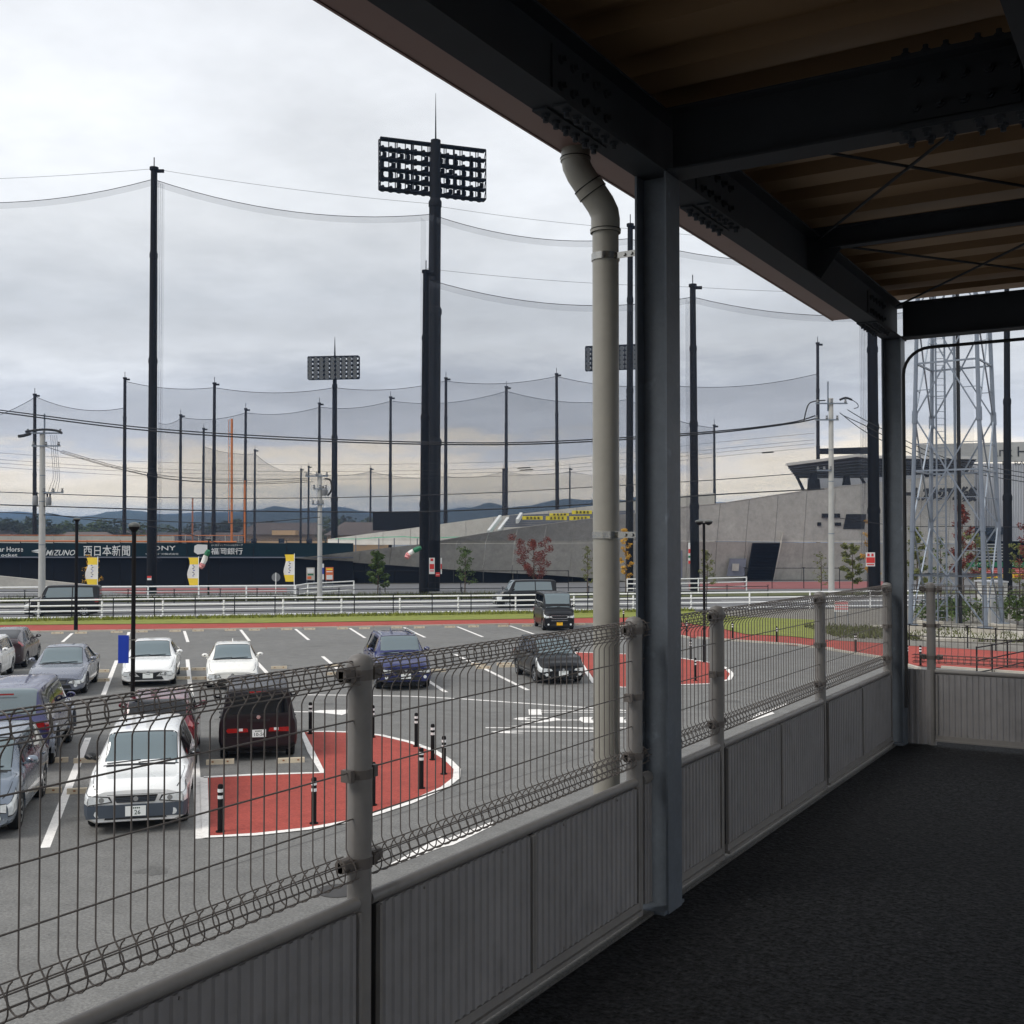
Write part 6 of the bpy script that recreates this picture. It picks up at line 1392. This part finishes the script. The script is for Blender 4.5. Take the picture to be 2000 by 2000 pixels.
# ================================================================== trees, houses, hills
def leaves(mb, c, rad, n, size, squash=1.0, rnd=random):
    for _ in range(n):
        d = Vector((rnd.gauss(0, 1), rnd.gauss(0, 1), rnd.gauss(0, 1)))
        d = d.normalized()*rad*(rnd.random()**0.4); d.z *= squash; p = c+d
        a = Vector((rnd.gauss(0, 1), rnd.gauss(0, 1), rnd.gauss(0, 0.6))).normalized()*size*(0.6+0.8*rnd.random()); b = a.orthogonal().normalized()*a.length*0.62
        q = a.cross(b).normalized(); b = b*math.cos(rnd.random()*6)+q*b.length*math.sin(rnd.random()*6)
        mb.add([p-a, p+b*0.7, p+a, p-b*0.7], [(0, 1, 2, 3)])
def young_tree(label, x, ybase, ytop, D, wpx, leaf, shape='cone', n=420, size=0.10, group='young trees along the stadium wall', name='young_tree'):
    base = below(A(x, 1058, D)); H = A(x, ytop, D).z; Rr = wpx*D/FPX/2
    rnd = random.Random(int(x*7+ytop))
    t = thing(name, label, 'tree', base, 0, group)
    mb = MB(); mb.tube([base, base+Vector((0.04, 0.02, H*0.5)), base+Vector((0, 0.05, H*0.97))], [0.06, 0.045, 0.012], 7)
    tips = []
    for k in range(13):
        u = 0.22+0.72*k/13; a_ = k*2.4; 
        rr_ = Rr*(1.05-0.75*u if shape == 'cone' else (0.55+0.9*u if shape == 'vase' else 1.0-abs(u-0.55)*1.1))*(0.75+0.5*rnd.random())
        p0 = base+UPZ*H*u; p1 = p0+Vector((math.cos(a_), math.sin(a_), 0))*rr_+UPZ*H*(0.08 if shape != 'vase' else 0.20); tips.append((p0, p1)); mb.tube([p0, p0.lerp(p1, 0.5)+UPZ*0.05, p1], [0.022, 0.016, 0.006], 5)
    mb.build('trunk', 'bark', t, smooth=True)
    mb = MB(); per = n//14
    for p0, p1 in tips:
        leaves(mb, p1, Rr*0.34, int(per*0.55), size, 0.8, rnd); leaves(mb, p0.lerp(p1, 0.6), Rr*0.30, int(per*0.45), size, 0.8, rnd)
    leaves(mb, base+UPZ*H*0.95, Rr*0.22, per, size, 1.6, rnd)
    mb.build('crown', leaf, t, fix=False)
young_tree('young green conifer left of the great light tower', 738, 1152, 1078, 100, 42, 'leaf_green', n=1800, size=0.13)
young_tree('sparse young green tree right of the great light tower', 908, 1150, 1068, 104, 44, 'leaf_green', n=900, size=0.11)
young_tree('russet red leaved tree in front of the concrete stand', 1042, 1150, 1058, 104, 58, 'leaf_red', 'vase', 3800, 0.085)
young_tree('thin green tree just left of the downpipe', 1147, 1150, 1066, 104, 30, 'leaf_olive', n=380, size=0.10)
young_tree('yellow leaved tree between the downpipe and column', 1222, 1148, 1030, 104, 28, 'leaf_yellow', n=900, size=0.11)
young_tree('yellow green tree behind the twin headed lamp post', 1380, 1140, 1075, 104, 34, 'leaf_olive', n=520, size=0.11)
young_tree('small yellow leaved tree behind a yellow flag', 178, 1150, 1086, 98, 40, 'leaf_yellow', n=380, size=0.11)
young_tree('sparse brown green tree left of the right utility pole', 1603, 1138, 1080, 104, 40, 'leaf_olive', n=260, size=0.10)
young_tree('bushy green tree right of the right utility pole', 1664, 1135, 1062, 104, 42, 'leaf_olive', 'round', 2000, 0.12)
young_tree('golden yellow tree by the thick net pole', 1700, 1135, 1012, 102, 34, 'leaf_yellow', n=900, size=0.11)
young_tree('yellow green tree behind the left leg of the lattice tower', 1790, 1150, 1030, 92, 46, 'leaf_olive', n=1800, size=0.12)
young_tree('sparse green tree behind the ladder of the lattice tower', 1836, 1150, 1048, 92, 44, 'leaf_green', n=420, size=0.11)
young_tree('red leaved tree behind the lattice tower', 1880, 1150, 985, 92, 54, 'leaf_red', n=1800, size=0.12)
young_tree('olive green tree behind the right leg of the lattice tower', 1905, 1150, 1042, 94, 54, 'leaf_olive', 'round', 900, 0.13)
young_tree('red leaved tree cut by the right picture edge', 2002, 1150, 1020, 90, 40, 'leaf_red', n=500, size=0.12)
young_tree('olive tree under the clad building at the right edge', 1990, 1150, 1062, 94, 40, 'leaf_olive', 'round', 600, 0.12)
def shrub(label, x, y, D, w, h, leaf, n=420):
    c = A(x, y, D); t = thing('shrub', label, 'shrub', below(c), 0, 'shrubs'); mb = MB(); rnd = random.Random(int(x))
    for k in range(6): leaves(mb, flat(c)+RT*(rnd.random()-0.5)*w+FH*(rnd.random()-0.5)*w*0.5+UPZ*h*(0.3+0.4*rnd.random()), h*0.42, n//6, 0.13, 0.9, rnd)
    mb.build('foliage', leaf, t, fix=False)
    mb = MB(); mb.tube([flat(c), flat(c, h*0.5)], 0.03, 5); mb.build('stem', 'bark', t)
shrub('green shrub left of the cream cabin', 1900, 1200, 68, 2.0, 1.9, 'leaf_green', 700)
shrub('green shrub right of the cream cabin', 1988, 1200, 66, 2.0, 2.2, 'leaf_green', 800)
shrub('green shrub behind the fence post on the right', 1800, 1195, 70, 2.6, 1.5, 'leaf_green', 700)
shrub('dark low shrub at the left of the tower plinth', 1845, 1200, 72, 2.2, 1.6, 'leaf_dark', 600)
# tufts of verge grass along both rails: uncountable
def tufts(nm, label, a, b, n, w, h, m, z=0.03):
    mb = MB(); rnd = random.Random(n)
    for _ in range(n):
        p = a.lerp(b, rnd.random())+FH*(rnd.random()-0.5)*w; d = Vector((rnd.gauss(0, 1), rnd.gauss(0, 1), 0)).normalized()*0.05
        hh = h*(0.4+rnd.random()); l_ = Vector((rnd.gauss(0, 0.4), rnd.gauss(0, 0.4), 0))*hh
        mb.add([flat(p, z)-d, flat(p, z)+d, flat(p, z)+UPZ*hh+l_], [(0, 1, 2)])
    o = mb.build(nm, m, fix=False); tag(o, label, 'grass'); o['kind'] = 'stuff'
tufts('lawn_grass', 'short grass growing along the near guard rail', N0-FH*0.8, N1-FH*0.8, 5000, 1.4, 0.22, 'grass')
tufts('verge_grass', 'rough grass on the far verge of the road', W0+FH*1.5, W1+FH*1.5, 5000, 3.0, 0.5, 'verge')
tufts('yard_grass', 'patchy weeds in the gravel yard', G(1600, 1235), G(1990, 1245), 2500, 8.0, 0.25, 'verge')
# ------------------------------------------------------------------ far trees (each its own)
rnd = random.Random(11)
def far_tree_proto(leaf, seed):
    r2 = random.Random(seed); t = thing('far_tree', '', 'tree', (0, 0, 0), 0, 'far trees beyond the ballpark')
    mb = MB(); mb.tube([(0, 0, 0), (0, 0, 6)], [0.35, 0.2], 6)
    for k in range(4): mb.tube([(0, 0, 3.5+k*0.6), (math.cos(k*1.7)*2, math.sin(k*1.7)*2, 5.5+k*0.5)], [0.15, 0.05], 5)
    mb.build('trunk', 'bark', t, local=True)
    mb = MB()
    for k in range(16):
        c = Vector((r2.gauss(0, 2.0), r2.gauss(0, 2.0), 6.2+r2.gauss(0, 1.7))); leaves(mb, c, 1.7, 70, 0.42, 0.8, r2)
    mb.build('crown', leaf, t, local=True, fix=False)
    return t
protos = [far_tree_proto('leaf_dark', 1), far_tree_proto('leaf_dark', 2), far_tree_proto('leaf_green', 3)]
spots = [(8, 1012, 300), (36, 1009, 290), (62, 1022, 310), (90, 1016, 300), (110, 1024, 320), (128, 1022, 310), (150, 1027, 330), (172, 1026, 320), (195, 1020, 320), (218, 1019, 310), (238, 1028, 330), (262, 1026, 330), (430, 1018, 330), (446, 1017, 320), (468, 1020, 330), (520, 1027, 350), (545, 1019, 340),
         (668, 1015, 300), (686, 1012, 290), (702, 1014, 300), (716, 1018, 300), (640, 1022, 320), (-20, 1016, 300), (330, 1030, 340), (370, 1028, 340), (395, 1024, 340)]
for i, (x, y, D) in enumerate(spots):
    g = A(x, y, D); s_ = g.z/9.6; loc = (g.x, g.y, 0); o = protos[i % 3] if i < 3 else dup(protos[i % 3], loc)
    o.location = loc; o.rotation_euler = (0, 0, rnd.random()*6); o.scale = (s_*1.25, s_*1.25, s_)
    o['label'] = ORD[i]+' far tree from the left edge of the town' if i < 26 else 'far tree'
order = sorted([(x, i) for i, (x, y, D) in enumerate(spots)]); objs = [o for o in bpy.data.objects if o.name.startswith('far_tree') and o.parent is None]
objs.sort(key=lambda o: (o.location-Vector()).dot(RT)/max(1, o.location.dot(FH)))
for i, o in enumerate(objs): o['label'] = ORD[i]+' dark green far tree counted from the left above the outfield wall'
# ------------------------------------------------------------------ far houses
def house(label, x, ytop, D, w, d, rz, wallm, roofm, storeys=2):
    g = below(A(x, 1058, D)); Hh = max(3.0, A(x, ytop, D).z); t = thing('house', label, 'house', g, rz, 'houses of the town behind the ballpark')
    e = Hh*0.68
    MB().box((-w/2, -d/2, 0), (w/2, d/2, e)).build('wall', wallm, t, local=True)
    o_ = 0.6; mb = MB()
    mb.add([(-w/2-o_, -d/2-o_, e), (w/2+o_, -d/2-o_, e), (w/2+o_, d/2+o_, e), (-w/2-o_, d/2+o_, e), (-w/2+d*0.35, 0, Hh), (w/2-d*0.35, 0, Hh)], [(0, 1, 5, 4), (1, 2, 5), (2, 3, 4, 5), (3, 0, 4), (0, 3, 2, 1)])
    mb.build('roof', roofm, t, local=True)
    for st in range(storeys):
        zc = e*(0.30+0.45*st)
        for k in range(3):
            xx = -w*0.32+k*w*0.32; wn = MB().box((xx-0.8, -d/2-0.06, zc-0.6), (xx+0.8, -d/2+0.05, zc+0.6)).build('window', 'dark_glass', t, local=True)
            MB().box((xx-0.95, -d/2-0.14, zc-0.75), (xx+0.95, -d/2-0.061, zc-0.62)).build('sill', 'house_wall', wn, local=True)
hs = [(3, 1035, 290, 10, 8, 'house_wall', 'house_roof', 'pale house at the left edge under the dark trees'), (60, 1044, 300, 13, 8, 'house_wall', 'house_roof', 'low house behind the left utility pole'), (96, 1040, 310, 12, 9, 'house_wall', 'house_roof_brown', 'house right of the left utility pole'), (170, 1039, 300, 17, 9, 'house_wall', 'house_roof_brown', 'wide pale roofed house above the newspaper advertisement'),
      (232, 1036, 320, 11, 8, 'house_wall', 'house_roof', 'dark roofed house left of the tall left pole'), (275, 1035, 330, 13, 8, 'house_wall', 'house_roof', 'house just left of the tall left pole'), (335, 1040, 330, 13, 9, 'house_wall', 'house_roof', 'house right of the tall left pole'), (365, 1038, 340, 12, 8, 'house_wall', 'house_roof_brown', 'brown roofed house before the faint foul pole'),
      (408, 1036, 330, 13, 8, 'house_wall', 'house_roof', 'house left of the tall orange foul pole'), (440, 1040, 300, 12, 8, 'house_wall', 'house_roof_brown', 'low house at the foot of the orange foul pole'), (506, 1033, 320, 15, 9, 'house_wall_tan', 'house_roof', 'tan house right of the orange foul poles'), (560, 1021, 310, 24, 10, 'house_wall_tan', 'house_roof_brown', 'large brown roofed house left of the middle utility pole'),
      (592, 1024, 330, 14, 9, 'house_wall', 'house_roof_brown', 'brown roofed house at the middle utility pole'), (650, 1030, 310, 13, 9, 'house_wall', 'house_roof', 'house behind the small floodlight tower'), (700, 1020, 260, 13, 9, 'house_wall_tan', 'house_roof_brown', 'tan house with brown roof left of the scoreboard'), (472, 1029, 350, 14, 9, 'house_wall', 'house_roof_brown', 'distant house between the two orange foul poles'), (128, 1042, 330, 12, 8, 'house_wall_tan', 'house_roof', 'distant house behind the kerb lamp post')]
for i, (x, y, D, w, d, wm, rm, lab) in enumerate(hs): house(lab, x, y, D, w, d, YAW+R([-12, 8, 20, -5][i % 4]), wm, rm)
o = MB().slab([A(531, 1045, 190), A(577, 1045, 190), A(577, 1036, 190), A(531, 1036, 190)], FH*3).build('flat_shed', 'house_wall_tan'); tag(o, 'flat tan shed roof above the green part of the outfield wall', 'shed')
# ------------------------------------------------------------------ mountains
def ridge(nm, prof, D, depth, m):
    n = len(prof); rows = []; r3 = random.Random(int(D))
    xs = [prof[0][0]+(prof[-1][0]-prof[0][0])*k/220 for k in range(221)]
    for j in range(9):
        t_ = j/8; row = []
        for k, x in enumerate(xs):
            y = lerp_poly(prof, x)+math.sin(x*0.11)*0.8+math.sin(x*0.043+1)*1.2+math.sin(x*0.29)*0.4
            p = A(x, y, D); h = p.z
            dd_ = (t_-0.45)*depth; f_ = 1-abs(t_-0.45)/0.56; f_ = max(0, f_)
            hh = h*(f_**0.8)*(1 if abs(t_-0.45) < 0.06 else 0.85+0.15*math.sin(k*0.6+j*2.1)+0.08*math.sin(k*0.23+j))
            q = A(x, 1058, D+dd_); row.append((q.x, q.y, max(-2, hh)))
        rows.append(row)
    return struct(MB().grid(rows).build(nm, m, smooth=True, fix=False))
ridge('near_hills', [(-500, 1010), (-200, 1003), (0, 1004), (120, 1010), (160, 1003), (205, 995), (253, 991), (290, 993), (340, 1002), (400, 1004), (450, 1001), (500, 993), (560, 992), (640, 990), (690, 997), (760, 1003), (830, 999), (900, 990), (935, 979), (960, 980), (1000, 984), (1040, 977), (1085, 968), (1110, 965), (1130, 969), (1170, 964), (1210, 966), (1300, 975), (1450, 985), (1700, 985), (2000, 990), (2500, 1000)], 2700, 1300, 'hill')
ridge('far_mountains', [(-500, 1000), (-100, 996), (30, 992), (60, 996), (130, 1004), (300, 1000), (480, 992), (540, 987), (600, 985), (660, 984), (720, 994), (800, 997), (900, 984), (1000, 985), (1200, 975), (1500, 975), (2000, 990), (2500, 1000)], 3900, 1100, 'hill')
# ================================================================== the hazy air
hm = bpy.data.materials.new('haze'); hm.use_nodes = True; t = hm.node_tree; t.nodes.clear()
oo = N(t, 'ShaderNodeOutputMaterial'); pv = N(t, 'ShaderNodeVolumePrincipled')
pv.inputs['Color'].default_value = (0.32, 0.56, 1.0, 1); pv.inputs['Density'].default_value = 1.9e-4; pv.inputs['Anisotropy'].default_value = 0.0
L(t, pv.outputs[0], oo.inputs['Volume']); M['haze'] = hm
hz = MB().box((-9300, -9300, -3), (9300, 9300, 165)).build('haze', 'haze'); hz['kind'] = 'stuff'; hz['label'] = 'pale blue haze in front of the far mountains'; hz['category'] = 'haze'
